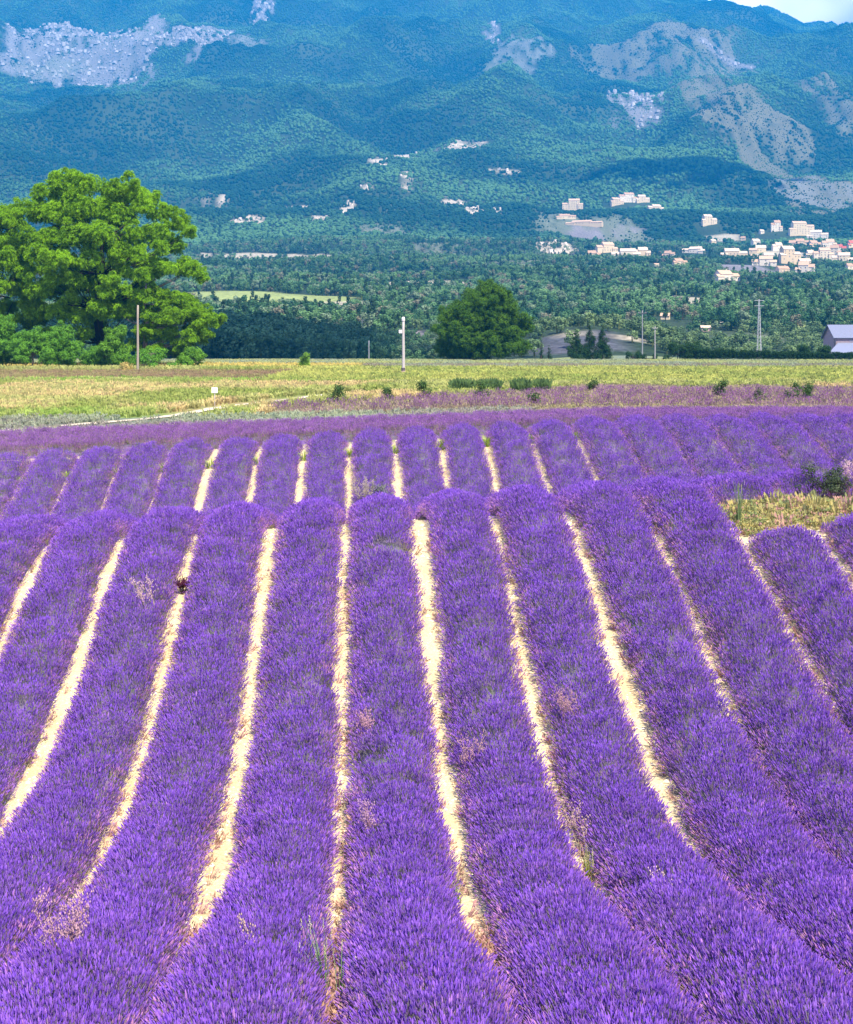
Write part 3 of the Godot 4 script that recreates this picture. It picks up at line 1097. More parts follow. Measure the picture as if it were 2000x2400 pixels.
func pads_of(text: String, depth: float, seed_: int, centre: Vector2, radius: float) -> Array:
	var r := rng(seed_)
	var out := []
	for p in parse(text):
		var off: float = (p[0] - centre).length() / radius
		var reach := depth * sqrt(maxf(0.04, 1.0 - off * off))
		out.append([Vector3(p[0].x, p[0].y, reach * r.randf_range(0.55, 1.0)), p[1]])
		if reach > p[1] * 0.8:
			out.append([Vector3(p[0].x + r.randf_range(-1, 1), p[0].y + r.randf_range(-1, 1), -reach * r.randf_range(0.4, 1.0)), p[1] * 1.1])
			if r.randf() < 0.4: out.append([Vector3(p[0].x + r.randf_range(-1.5, 1.5), p[0].y + r.randf_range(-1, 1), reach * r.randf_range(-0.3, 0.3)), p[1]])
	return out

func stand(x: float, d: float, sink := 0.1) -> Vector3:
	return Vector3(x, ground(x, -d) - sink, -d)

func build_trees() -> void:
	var lo := Color(0.085, 0.22, 0.010)
	var hi := Color(0.33, 0.62, 0.02)
	var bark := Color(0.16, 0.12, 0.09)
	var big := "-3.6 27.2 2.2; -6.5 25.7 2.3; 0.0 26.5 2.4; 3.6 25.7 2.2; 6.2 25.7 1.9; -9.0 23.3 2.0; -5.0 22.7 2.6; -0.7 23.1 2.6; 3.6 22.7 2.4; 7.9 23.4 1.9; 11.6 22.7 1.6; 12.8 20.9 1.3; 10.4 20.0 1.6; -9.2 19.7 1.7; -5.6 19.1 2.3; -1.3 19.1 2.6; 3.0 19.1 2.3; 6.6 19.5 1.7; 10.4 17.7 1.3; -7.5 16.3 1.9; -3.6 15.6 2.3; 0.9 15.6 2.2; -5.0 13.0 1.7; -1.4 12.7 1.6; 3.9 15.9 1.4; 9.3 15.6 1.0; 11.6 14.4 1.4; 14.2 14.4 1.6; 15.6 13.3 1.0; -10.0 14.1 1.4; -6.3 11.3 1.3; -2.5 10.5 1.3; 3.6 12.7 1.3; 2.9 10.8 1.3; 5.9 11.5 1.0; 1.1 8.4 1.0"
	grow("pine_tree", "tallest pine, with a broad domed crown of bright green needle pads", "", stand(-48.4, 216.0), sprayed(pads_of(big + "; -8.0 11.5 2.0; -5.0 8.5 1.8; -9.0 8.0 1.8; -2.0 7.5 1.7; 3.0 8.0 1.6; -7.0 5.0 1.6; 6.5 9.0 1.2; -1.0 5.2 1.4; 4.5 17.2 1.8; 7.5 16.6 1.6; 5.0 14.2 1.6; 8.0 13.4 1.2; 3.0 11.2 1.5; 7.0 10.6 1.4; 1.5 9.0 1.5; -3.0 13.5 1.6", 11.0, 1, Vector2(1.5, 18.5), 14.5), 71, 4, 0.4), K.needles, 8.0, 0.66, lo, hi,
		[[Vector3(0, 0, 0), Vector3(0.3, 4, 0), Vector3(-0.3, 9, 0), Vector3(0.6, 14, 0), Vector3(0.4, 19, 0), Vector3(0.2, 24, 0)], [0.95, 0.75, 0.6, 0.45, 0.3, 0.12]], Color(0.05, 0.04, 0.035), 511)
	grow("pine_tree", "pine cut by the left edge of the photo, beside the tallest pine", "", stand(-64.6, 217.0), sprayed(pads_of("1.1 22.7 2.3; -1.8 22.0 2.5; 2.9 21.9 1.7; 0.4 19.1 2.4; 3.6 18.4 1.9; 3.9 15.6 1.9; 1.4 14.8 2.4; -1.8 14.1 2.4; 2.5 12.0 2.0; 5.0 11.4 1.6; 5.7 9.5 1.1; 1.8 9.1 1.7; -1.8 8.4 2.2; 4.3 7.3 1.1; -2.0 5.5 1.6; 2.5 5.0 1.4", 7.0, 2, Vector2(1.0, 15.0), 9.0), 72, 4, 0.4), K.needles, 8.0, 0.66, lo, hi * 0.95,
		[[Vector3(0, 0, 0), Vector3(0.2, 5, 0), Vector3(0.5, 11, 0), Vector3(0.8, 16, 0), Vector3(0.8, 21, 0)], [0.8, 0.65, 0.5, 0.35, 0.1]], Color(0.07, 0.055, 0.045), 512)
	grow("pine_tree", "low spreading pine with feathery boughs and bare pale limbs right of the tallest pine", "", stand(-40.6, 213.0), sprayed(pads_of("-5.0 9.0 1.3; -2.5 8.2 1.3; 0.0 10.4 1.3; 2.5 9.7 1.4; 5.2 9.8 1.4; 7.2 8.4 1.3; 1.4 7.5 1.6; 4.7 7.3 1.6; 7.7 6.7 1.4; 9.6 7.2 0.9; 0.0 5.4 1.3; 3.2 4.8 1.4; 6.6 4.7 1.3; 8.9 5.2 1.0; 10.0 6.4 0.6; -1.4 3.2 1.0; 1.4 2.9 1.1; 5.4 3.1 1.0", 4.0, 3, Vector2(3.0, 6.0), 9.5), 73, 7, 0.55), K.needles, 7.5, 0.6, lo * 0.9, hi * 0.85,
		[[Vector3(0, 0, 0), Vector3(-0.5, 3, 0), Vector3(0.2, 6, 0.5), Vector3(-0.4, 9.5, 0.8), Vector3(-0.1, 12.5, 0.6)], [0.45, 0.38, 0.3, 0.22, 0.08]], Color(0.42, 0.36, 0.30), 513, 0.6)
	var leaf_lo := Color(0.06, 0.18, 0.018)
	var leaf_hi := Color(0.14, 0.34, 0.03)
	grow("round_tree", "dense dark green broadleaf tree with a rounded crown standing alone at the meadow's edge", "", stand(11.5, 301.0), sprayed(pads_of("1.3 14.4 2.0; -1.5 12.8 2.2; 3.5 12.8 2.2; -4.0 10.8 2.2; 1.0 10.5 2.8; 5.5 11.0 2.4; -6.5 8.5 2.2; -2.0 8.0 2.8; 3.0 7.8 2.8; 7.2 8.5 2.2; -7.5 5.5 2.0; -4.0 5.0 2.8; 1.0 4.5 3.0; 5.5 5.0 2.8; 8.6 6.5 1.6; -8.0 2.8 1.6; -5.0 2.4 2.4; -0.5 2.0 2.4; 4.0 2.2 2.4; 7.5 2.4 1.8", 8.0, 4, Vector2(0, 7), 10.0), 74, 6, 0.42), K.leaves, 3.6, 0.7, Color(0.028, 0.09, 0.006), Color(0.09, 0.19, 0.010),
		[[Vector3(0, 0, 0), Vector3(0.1, 3, 0), Vector3(0, 7, 0), Vector3(0, 12, 0)], [0.6, 0.5, 0.35, 0.1]], Color(0.1, 0.08, 0.06), 514, 0.9)
	# bushes under the pines: [x, distance, half width, height, label]
	var bushes := [
		[-62.0, 208.0, 4.2, 8.0, "light green broadleaf bush at the left edge below the cut-off pine"],
		[-55.5, 206.0, 3.4, 5.8, "light green bush left of the tallest pine's trunk"],
		[-51.6, 208.0, 2.2, 7.4, "upright light green sapling bush in front of the tallest pine's trunk"],
		[-47.0, 207.0, 1.6, 3.4, "small round bush right of the tallest pine's trunk"],
		[-44.2, 206.0, 2.4, 6.2, "loose pale green bush just left of the wooden pole"],
		[-38.6, 205.0, 3.4, 2.9, "low wide green bush right of the wooden pole"],
		[-33.4, 207.0, 2.6, 3.0, "olive bush at the right end of the pine group"]]
	var i := 0
	for b in bushes:
		var r := rng(520 + i)
		var pads := []
		for k in 13:
			var w: float = b[2]
			var h: float = b[3]
			var y := h * r.randf_range(0.14, 0.84)
			pads.append([Vector3(r.randf_range(-1, 1) * w * (1.0 - 0.5 * y / h), y, r.randf_range(-1, 1) * w * 0.6), h * r.randf_range(0.13, 0.2) + 0.25])
		var warm := Color(1.1, 1.0, 0.9) if i == 4 or i == 6 else Color.WHITE
		grow("bush", b[4], "bushes under the pines", stand(b[0], b[1]), sprayed(pads, 540 + i, 5), K.leaves, 3.6, 0.62, leaf_lo * warm, leaf_hi * warm, [[Vector3.ZERO, Vector3(0.1, b[3] * 0.4, 0), Vector3(0, b[3] * 0.8, 0)], [0.14, 0.1, 0.03]], Color(0.3, 0.26, 0.2), 530 + i, 0.9, "bush")
		i += 1

func cone_pads(h: float, w: float, seed_: int) -> Array:
	var r := rng(seed_)
	var out := []
	var n := int(h * 3.0)
	for k in n:
		var t := (k + 0.5) / n
		var rad := w * (1.05 - t) * r.randf_range(0.75, 1.15) + 0.12
		var a := r.randf() * TAU
		out.append([Vector3(cos(a) * rad * 0.55, h * t * 0.97 + 0.2, sin(a) * rad * 0.55), rad * 0.62])
	return out

func build_conifers_and_hedge() -> void:
	var lo := Color(0.012, 0.040, 0.012)
	var hi := Color(0.035, 0.085, 0.020)
	var bark := Color(0.08, 0.06, 0.05)
	for c in [[31.0, 303.0, 6.6, 1.9, "left and shortest of the three dark conifers right of the round tree"], [33.9, 304.0, 8.0, 1.7, "middle and tallest of the three dark conifers right of the round tree"], [36.4, 302.0, 7.8, 1.7, "right one of the three dark conifers right of the round tree"],
			[23.9, 305.0, 4.2, 0.5, "left one of two small slim cypresses beside the round tree"], [25.6, 306.0, 3.5, 0.5, "right and shorter one of two small slim cypresses beside the round tree"]]:
		grow("conifer" if c[3] > 1.0 else "cypress", c[4], "dark conifers beside the round tree", stand(c[0], c[1]), cone_pads(c[2], c[3], int(c[0] * 10)), K.leaves, 6.0, 0.5, lo, hi, [[Vector3.ZERO, Vector3(0, c[2] * 0.5, 0), Vector3(0, c[2] * 0.95, 0)], [0.18, 0.1, 0.02]], bark, int(c[0] * 7), 1.1)
	for c in [[42.6, 302.0, 2.0, 2.0, "low dark bush left of the twin poles"], [45.4, 302.0, 2.4, 1.6, "low dark bush right of the twin poles"], [52.0, 303.0, 2.6, 4.0, "dark bush at the left end of the hedge"], [54.8, 304.0, 2.2, 4.4, "tallest dark bush, standing in front of the hedge's left end"], [58.5, 303.0, 2.4, 3.0, "dark bush where the hedge begins to drop"], [82.0, 301.0, 0.9, 3.2, "small dark upright bush in front of the blue-grey roof"], [79.0, 305.0, 1.2, 3.6, "dark rounded bush left of the blue-grey roof"]]:
		var r := rng(int(c[0] * 13))
		var pads := []
		for k in 12:
			var y: float = c[3] * r.randf_range(0.15, 0.82)
			pads.append([Vector3(r.randf_range(-1, 1) * c[2], y, r.randf_range(-1, 1)), c[3] * r.randf_range(0.14, 0.22) + 0.15])
		grow("bush", c[4], "dark bushes at the meadow's far edge", stand(c[0], c[1]), pads, K.leaves, 4.0, 0.6, lo, hi, [[Vector3.ZERO, Vector3(0, c[3] * 0.4, 0), Vector3(0, c[3] * 0.8, 0)], [0.1, 0.07, 0.02]], bark, int(c[0] * 17), 0.9, "bush")
	# the hedge, one long clipped-less body of foliage on many stems
	var hedge := base("hedge", stand(56.0, 300.0))
	tag(hedge, "long low blackish green hedge along the right part of the meadow's far edge", "hedge")
	var r := rng(601)
	var st := start()
	var buf := PackedFloat32Array()
	for k in 46:
		var x := k * 0.82
		var top: float = lerpf(2.5, 1.7, clampf(x / 30.0, 0.0, 1.0)) * r.randf_range(0.85, 1.15)
		var foot := stand(56.0 + x, 300.0) - hedge.position
		tube(st, [foot, foot + Vector3(0.1, top * 0.7, 0)], [0.06, 0.03], 5, bark)
		for n in 70:
			var p := foot + Vector3(r.randf_range(-0.6, 0.6), top * sqrt(r.randf()) * 0.9 + 0.1, r.randf_range(-0.8, 0.8))
			push(buf, frame(Vector3(r.randf_range(-1, 1), 1, r.randf_range(-1, 1)), r.randf() * TAU, r.randf_range(0.4, 0.65)), p, lo.lerp(hi, r.randf() * 0.7))
	put("stems", close(st), M.wood, hedge).set_meta("kind", "stuff")
	scatter("foliage", K.leaves, M.leaf, buf, hedge)

# ---------------------------------------------------------------- poles, sign, barn
func pole(called: String, label: String, x: float, d: float, h: float, r0: float, r1: float, col: Color, arms: Array) -> Node3D:
	var root := base(called, stand(x, d, 0.3))
	tag(root, label, "pole", "")
	var st := start(true)
	tube(st, [Vector3.ZERO, Vector3(0.02, h * 0.4, 0), Vector3(0.0, h * 0.8, 0), Vector3(0.03, h, 0)], [r0, lerpf(r0, r1, 0.4), lerpf(r0, r1, 0.8), r1], 10, col)
	put("shaft", close(st), M.wood, root)
	for a in arms:
		var b := start()
		var w: float = a[1]
		box(b, Vector3(-w, a[0] - 0.06, r1 + 0.01), Vector3(w, a[0] + 0.06, r1 + 0.13), col * 0.8)
		put("crossarm", close(b), M.wood, root)
		for s in [-1.0, 0.0, 1.0]:
			var c := start(true)
			tube(c, [Vector3(s * w * 0.85, a[0] + 0.06, r1 + 0.07), Vector3(s * w * 0.85, a[0] + 0.14, r1 + 0.07), Vector3(s * w * 0.85, a[0] + 0.26, r1 + 0.07)], [0.05, 0.09, 0.04], 7, Color(0.35, 0.33, 0.3))
			put("insulator", close(c), M.metal, root)
	return root

func build_poles_and_sign() -> void:
	pole("utility_pole", "weathered wooden pole standing in front of the pine group", -38.3, 194.0, 9.1, 0.17, 0.12, Color(0.46, 0.40, 0.31), [])
	var p := pole("utility_pole", "pale concrete pole with a white lamp box standing in the open meadow", -2.65, 167.0, 6.9, 0.19, 0.14, Color(0.66, 0.62, 0.57), [])
	var st := start()
	box(st, Vector3(-0.5, 5.25, -0.14), Vector3(-0.14, 5.62, 0.14), Color(0.8, 0.8, 0.8))
	put("lamp_box", close(st), M.metal, p)
	st = start()
	tube(st, [Vector3(0, 6.65, 0), Vector3(0, 6.95, 0), Vector3(0, 7.1, 0)], [0.2, 0.2, 0.1], 10, Color(0.6, 0.58, 0.55))
	put("cap", close(st), M.metal, p)
	st = start()
	tube(st, [Vector3(0, 0.9, 0), Vector3(0, 1.3, 0)], [0.25, 0.25], 10, Color(0.1, 0.09, 0.09))
	put("dark_band", close(st), M.metal, p)
	st = start()
	tube(st, [Vector3(0.0, 0.2, 0), Vector3(0, 0.95, 0)], [0.3, 0.27], 10, Color(0.5, 0.38, 0.28))
	put("footing", close(st), M.wall, p)
	pole("utility_pole", "short thin grey pole in front of the dark wood", -11.9, 302.0, 4.5, 0.14, 0.1, Color(0.36, 0.38, 0.40), [])
	pole("utility_pole", "tall thin grey crossarm pole, left one of the two right of the conifers", 47.5, 322.0, 11.5, 0.16, 0.1, Color(0.33, 0.35, 0.37), [[10.9, 0.9]])
	pole("utility_pole", "pale slim crossarm pole, right and shorter of the two right of the conifers", 47.0, 301.0, 7.4, 0.13, 0.1, Color(0.46, 0.46, 0.45), [[7.0, 0.5]])
	# the lattice pole behind the hedge
	var root := base("lattice_pole", stand(75.5, 332.0, 0.3))
	tag(root, "grey lattice pole with crossarms rising behind the hedge", "pylon")
	var steel := Color(0.40, 0.42, 0.43)
	for a in [Vector3(-1, 0, -1), Vector3(1, 0, -1), Vector3(1, 0, 1), Vector3(-1, 0, 1)]:
		var l := start()
		tube(l, [a * 0.5, a * 0.09 + Vector3(0, 14.5, 0)], [0.05, 0.035], 5, steel)
		put("leg", close(l), M.metal, root)
	var br := start()
	for k in 16:
		var w0 := lerpf(0.5, 0.09, k / 16.0)
		var w1 := lerpf(0.5, 0.09, (k + 1) / 16.0)
		var y0 := 14.5 * k / 16.0
		var y1 := 14.5 * (k + 1) / 16.0
		for s in [-1.0, 1.0]:
			tube(br, [Vector3(-w0 * s, y0, s * w0), Vector3(w1 * s, y1, s * w1)], [0.025, 0.025], 4, steel)
			tube(br, [Vector3(s * w0, y0, w0 * s), Vector3(s * w1, y1, -w1 * s)], [0.025, 0.025], 4, steel)
	put("bracing", close(br), M.metal, root)
	for y in [13.0, 14.2]:
		var c := start()
		box(c, Vector3(-1.1, y - 0.05, -0.06), Vector3(1.1, y + 0.05, 0.06), steel)
		put("crossarm", close(c), M.metal, root)
	# sign
	var sign_ := base("sign_board", stand(-13.9, 96.0, 0.2))
	tag(sign_, "small plain white square board on a thin post in the dry grass", "sign")
	st = start()
	box(st, Vector3(-0.19, 1.04, 0.03), Vector3(0.19, 1.40, 0.055), Color(0.85, 0.84, 0.82))
	put("board", close(st), M.metal, sign_)
	st = start(true)
	tube(st, [Vector3.ZERO, Vector3(0, 1.4, 0)], [0.028, 0.026], 7, Color(0.55, 0.5, 0.45))
	put("post", close(st), M.wood, sign_)

# a sloping slab between a lower and an upper edge
func slab(a: Vector3, b: Vector3, c: Vector3, d: Vector3, thick: float, col: Color) -> ArrayMesh:
	var st := start()
	var n := (b - a).cross(d - a).normalized()
	if n.y < 0.0: n = -n
	var e := [a - n * thick, b - n * thick, c - n * thick, d - n * thick]
	quad(st, a, b, c, d, col)
	quad(st, e[3], e[2], e[1], e[0], col * 0.8)
	quad(st, a, e[0], e[1], b, col * 0.9)
	quad(st, b, e[1], e[2], c, col * 0.9)
	quad(st, c, e[2], e[3], d, col * 0.9)
	quad(st, d, e[3], e[0], a, col * 0.9)
	return close(st)

func build_barn() -> void:
	var at := stand(99.0, 322.0)
	at.y = 4.0 - 0.6
	var root := base("barn", at)
	tag(root, "long barn with blue-grey roofs at two heights behind the hedge at the right edge", "barn")
	var wall := Color(0.30, 0.25, 0.27)
	var roof := Color(0.19, 0.215, 0.29)
	var st := start()
	box(st, Vector3(-9.5, -4, -8), Vector3(12, 5.4, 2.0), wall)
	# gables
	for x in [-9.5, 12.0]:
		tri(st, Vector3(x, 5.4, 2.0), Vector3(x, 8.2, -3.0), Vector3(x, 5.4, -8.0), wall)
	put("wall", close(st), M.wall, root)
	st = start()
	box(st, Vector3(-12.0, -4, 2.003), Vector3(12, 1.9, 8.0), wall * 1.1)
	put("lean_to_wall", close(st), M.wall, root)
	put("roof", slab(Vector3(-10.0, 5.35, 2.4), Vector3(12.5, 5.35, 2.4), Vector3(12.5, 8.3, -3.0), Vector3(-10.0, 8.3, -3.0), 0.16, roof), M.wall, root)
	put("roof", slab(Vector3(-10.0, 8.3, -3.004), Vector3(12.5, 8.3, -3.004), Vector3(12.5, 5.35, -8.4), Vector3(-10.0, 5.35, -8.4), 0.16, roof), M.wall, root)
	put("lean_to_roof", slab(Vector3(-13.0, 1.9, 8.6), Vector3(12.5, 1.9, 8.6), Vector3(12.5, 4.3, 2.06), Vector3(-9.0, 4.3, 2.06), 0.16, roof * 1.1), M.wall, root)
	st = start()
	box(st, Vector3(-9.9, -4, 2.1), Vector3(-9.56, 5.1, 2.4), Color(0.08, 0.09, 0.12))
	put("corner_post", close(st), M.wood, root)
	for x in [-6.5, -2.5, 1.5, 5.5]:
		st = start()
		box(st, Vector3(x, 4.5, 1.96), Vector3(x + 1.4, 5.1, 2.03), Color(0.2, 0.2, 0.24))
		put("window", close(st), M.metal, root)

# ---------------------------------------------------------------- the village on the slope
# [x, distance, width, height to the ridge, label]
const HOUSES := [
	[260, 2574, 30.9, 20.6, "pale house highest on the left of the upper hamlet, apart from the others"],
	[335, 2597, 22.5, 13.9, "left house of three touching in the upper hamlet"],
	[362, 2620, 28.0, 17.5, "middle and largest house of three touching in the upper hamlet"],
	[385, 2620, 21.0, 14.0, "right house of three touching in the upper hamlet"],
	[387, 2468, 24.7, 11.5, "low house at the right end of the upper hamlet"],
	[218, 2311, 26.2, 7.7, "long low building below the left of the upper hamlet"],
	[240, 2256, 49.6, 7.5, "longest low white building, above the greyish dome-shaped field"],
	[196, 1733, 15.0, 9.2, "left house of the group below the dome-shaped field"],
	[218, 1765, 23.5, 12.9, "tall-roofed house second in the group below the dome-shaped field"],
	[237, 1723, 28.7, 12.6, "widest house of the group below the dome-shaped field"],
	[256, 1733, 17.3, 11.6, "right house of the group below the dome-shaped field"],
	[282, 1707, 12.5, 8.0, "small white house alone right of the dome field's group"],
	[238, 1384, 13.8, 6.5, "small house lower than its neighbours, below the lone white one"],
	[324, 1759, 23.5, 8.2, "flat wide house midway between the dome field and the village"],
	[429, 2236, 20.9, 16.4, "house alone on the slope above the tan field"],
	[228, 1123, 18.7, 9.0, "large bright house standing alone below the village"],
	[412, 2106, 8.4, 6.3, "tiny pale hut beside the tan field"],
	[446, 1983, 10.6, 10.6, "small pale house among trees left of the village's top"],
	[355, 1702, 26.1, 12.5, "broad pale house at the village's left end"],
	[370, 1677, 13.4, 7.8, "small low house beside the broad one at the village's left end"],
	[334, 1439, 20.2, 10.6, "wide house at the foot of the village's left half"],
	[370, 1501, 21.0, 20.0, "tallest block in the middle of the village"],
	[520, 2170, 14.5, 17.4, "narrow tower-like house at the upper left of the village"],
	[544, 2138, 32.8, 21.4, "largest bright house at the village's top"],
	[561, 2106, 25.3, 15.4, "bright house right of the largest one at the village's top"],
	[503, 1971, 17.1, 9.2, "low house just below the largest bright one"],
	[507, 1919, 16.6, 10.2, "small low house just below the village's top right"],
	[460, 1692, 19.2, 14.7, "house above the right part of the village's lower edge"],
	[482, 1728, 16.1, 13.8, "pale house second from the photo's right edge in the village"],
	[473, 1657, 19.9, 13.3, "house at the right edge of the photo, lower row"],
	[547, 1885, 13.8, 10.1, "house with a red roof at the right edge of the photo"],
	[350, 1356, 14.5, 11.7, "deep bright house set lowest in the village"],
	[421, 1457, 6.3, 6.8, "narrow pale house at the right edge, lowest of that row"],
	[213, 1356, 4.1, 3.2, "tiny white hut below the dome-shaped field"],
	[494, 2157, 6.5, 6.5, "tiny white hut above the village's left half"],
	[460, 2125, 6.4, 6.4, "tiny hut on the slope left of the village"],
	[105, 643, 3.6, 3.0, "small white house among trees above the twin poles"],
	[109, 572, 3.4, 1.9, "small pinkish house among trees right of the twin poles"],
	[408, 1786, 11.9, 9.5, "small pale house at the upper left of the village's inner cluster"],
	[432, 1797, 14.4, 10.8, "small pale house directly below the narrow tower-like house"],
	[486, 1942, 14.2, 10.4, "small pale house below the left end of the village's largest house"],
	[445, 1697, 13.6, 11.3, "small pale house just right of the tallest block"],
	[526, 1908, 16.5, 11.4, "small pale house below the bright house right of the largest one"],
	[516, 1829, 12.2, 9.8, "small pale house just left of and below the red-roofed house"],
	[327, 1344, 10.7, 7.2, "small pale house below the tallest block, at the village's lower edge"],
	[397, 1697, 11.3, 7.9, "small pale house just left of the tallest block"],
	[398, 1781, 9.5, 7.1, "small pale house at the upper right of the village's broad left-end house"],
	[383, 1483, 10.9, 7.9, "small pale house directly above the deep bright house set lowest"],
]
var house_mats := {}

# one gabled volume: walls, two roof slopes, openings in the wall towards the valley
func volume(root: Node3D, part: String, at: Vector3, w: float, deep: float, wall_h: float, rise: float, stone: Color, tile: Color, r: RandomNumberGenerator) -> void:
	var a := w * 0.5
	var b := deep * 0.5
	var st := start()
	box(st, at + Vector3(-a, -5.0, -b), at + Vector3(a, wall_h, b), stone)
	for s in [-a, a]:
		tri(st, at + Vector3(s, wall_h, b), at + Vector3(s, wall_h + rise, 0), at + Vector3(s, wall_h, -b), stone)
	put(part, close(st), M.wall, root)
	var o := 0.35
	var k := rise * o / b
	var called := "roof" if part == "wall" else "wing_roof"
	put(called, slab(at + Vector3(-a - o, wall_h - k, b + o), at + Vector3(a + o, wall_h - k, b + o), at + Vector3(a + o, wall_h + rise + 0.1, 0), at + Vector3(-a - o, wall_h + rise + 0.1, 0), 0.14, tile), M.wall, root)
	put(called, slab(at + Vector3(-a - o, wall_h + rise + 0.1, -0.003), at + Vector3(a + o, wall_h + rise + 0.1, -0.003), at + Vector3(a + o, wall_h - k, -b - o), at + Vector3(-a - o, wall_h - k, -b - o), 0.14, tile), M.wall, root)
	var cols := clampi(int(w / 3.4), 1, 6)
	for f in maxi(1, int(wall_h / 2.9)):
		for c in cols:
			var wy := 1.2 + f * 2.8
			if r.randf() < 0.25 or wy + 1.4 > wall_h: continue
			var wx := -a + w * (c + r.randf_range(0.4, 0.6)) / cols
			var ws := start()
			box(ws, at + Vector3(wx - 0.5, wy, b - 0.1), at + Vector3(wx + 0.5, wy + 1.3, b + 0.03), Color(0.12, 0.13, 0.15))
			put("window", close(ws), M.metal, root)

func house(x: float, d: float, w: float, h: float, label: String, seed_: int) -> void:
	var r := rng(seed_)
	var root := base("house", stand(x, d, 0.0), r.randf_range(-0.5, 0.5))
	tag(root, label, "house", "pale houses of the hillside village")
	var stone: Color = [Color(0.72, 0.60, 0.38), Color(0.76, 0.66, 0.45), Color(0.66, 0.53, 0.33), Color(0.78, 0.70, 0.52)][r.randi() % 4]
	var tile: Color = [Color(0.56, 0.40, 0.26), Color(0.63, 0.51, 0.36), Color(0.48, 0.32, 0.20)][r.randi() % 3]
	if label.contains("red"): tile = Color(0.50, 0.14, 0.10)
	if label.contains("pinkish"): stone = Color(0.6, 0.42, 0.38)
	var main := w * (0.62 if w > 12.0 else 1.0)
	var deep := clampf(main * r.randf_range(0.6, 0.8), 3.0, 11.0)
	var rise := clampf(h * 0.34, 0.7, 3.4)
	volume(root, "wall", Vector3.ZERO, main, deep, maxf(1.6, h * 0.92 - rise), rise, stone, tile, r)
	if w > 12.0:
		var s := 1.0 if r.randf() < 0.5 else -1.0
		volume(root, "wing", Vector3(s * (main * 0.5 + w * 0.15), 0, r.randf_range(0.5, 2.5)), w * 0.42, deep * 0.7, maxf(2.4, (h - rise) * r.randf_range(0.5, 0.7)), rise * 0.75, stone * 1.03, tile * 0.95, r)
		volume(root, "wing", Vector3(-s * (main * 0.5 + w * 0.04), 0, deep * 0.35), w * 0.3, deep * 0.6, maxf(2.2, (h - rise) * r.randf_range(0.35, 0.55)), rise * 0.6, stone * 0.97, tile * 1.05, r)
	if w > 8.0:
		var ch := start()
		box(ch, Vector3(main * 0.2, h * 0.92 - rise, -0.8), Vector3(main * 0.2 + 0.8, h * 0.92 + 0.9, 0.2), stone * 0.9)
		put("chimney", close(ch), M.wall, root)

func build_village() -> void:
	for i in HOUSES.size():
		var h: Array = HOUSES[i]
		house(h[0], h[1], h[2], h[3], h[4], 700 + i)

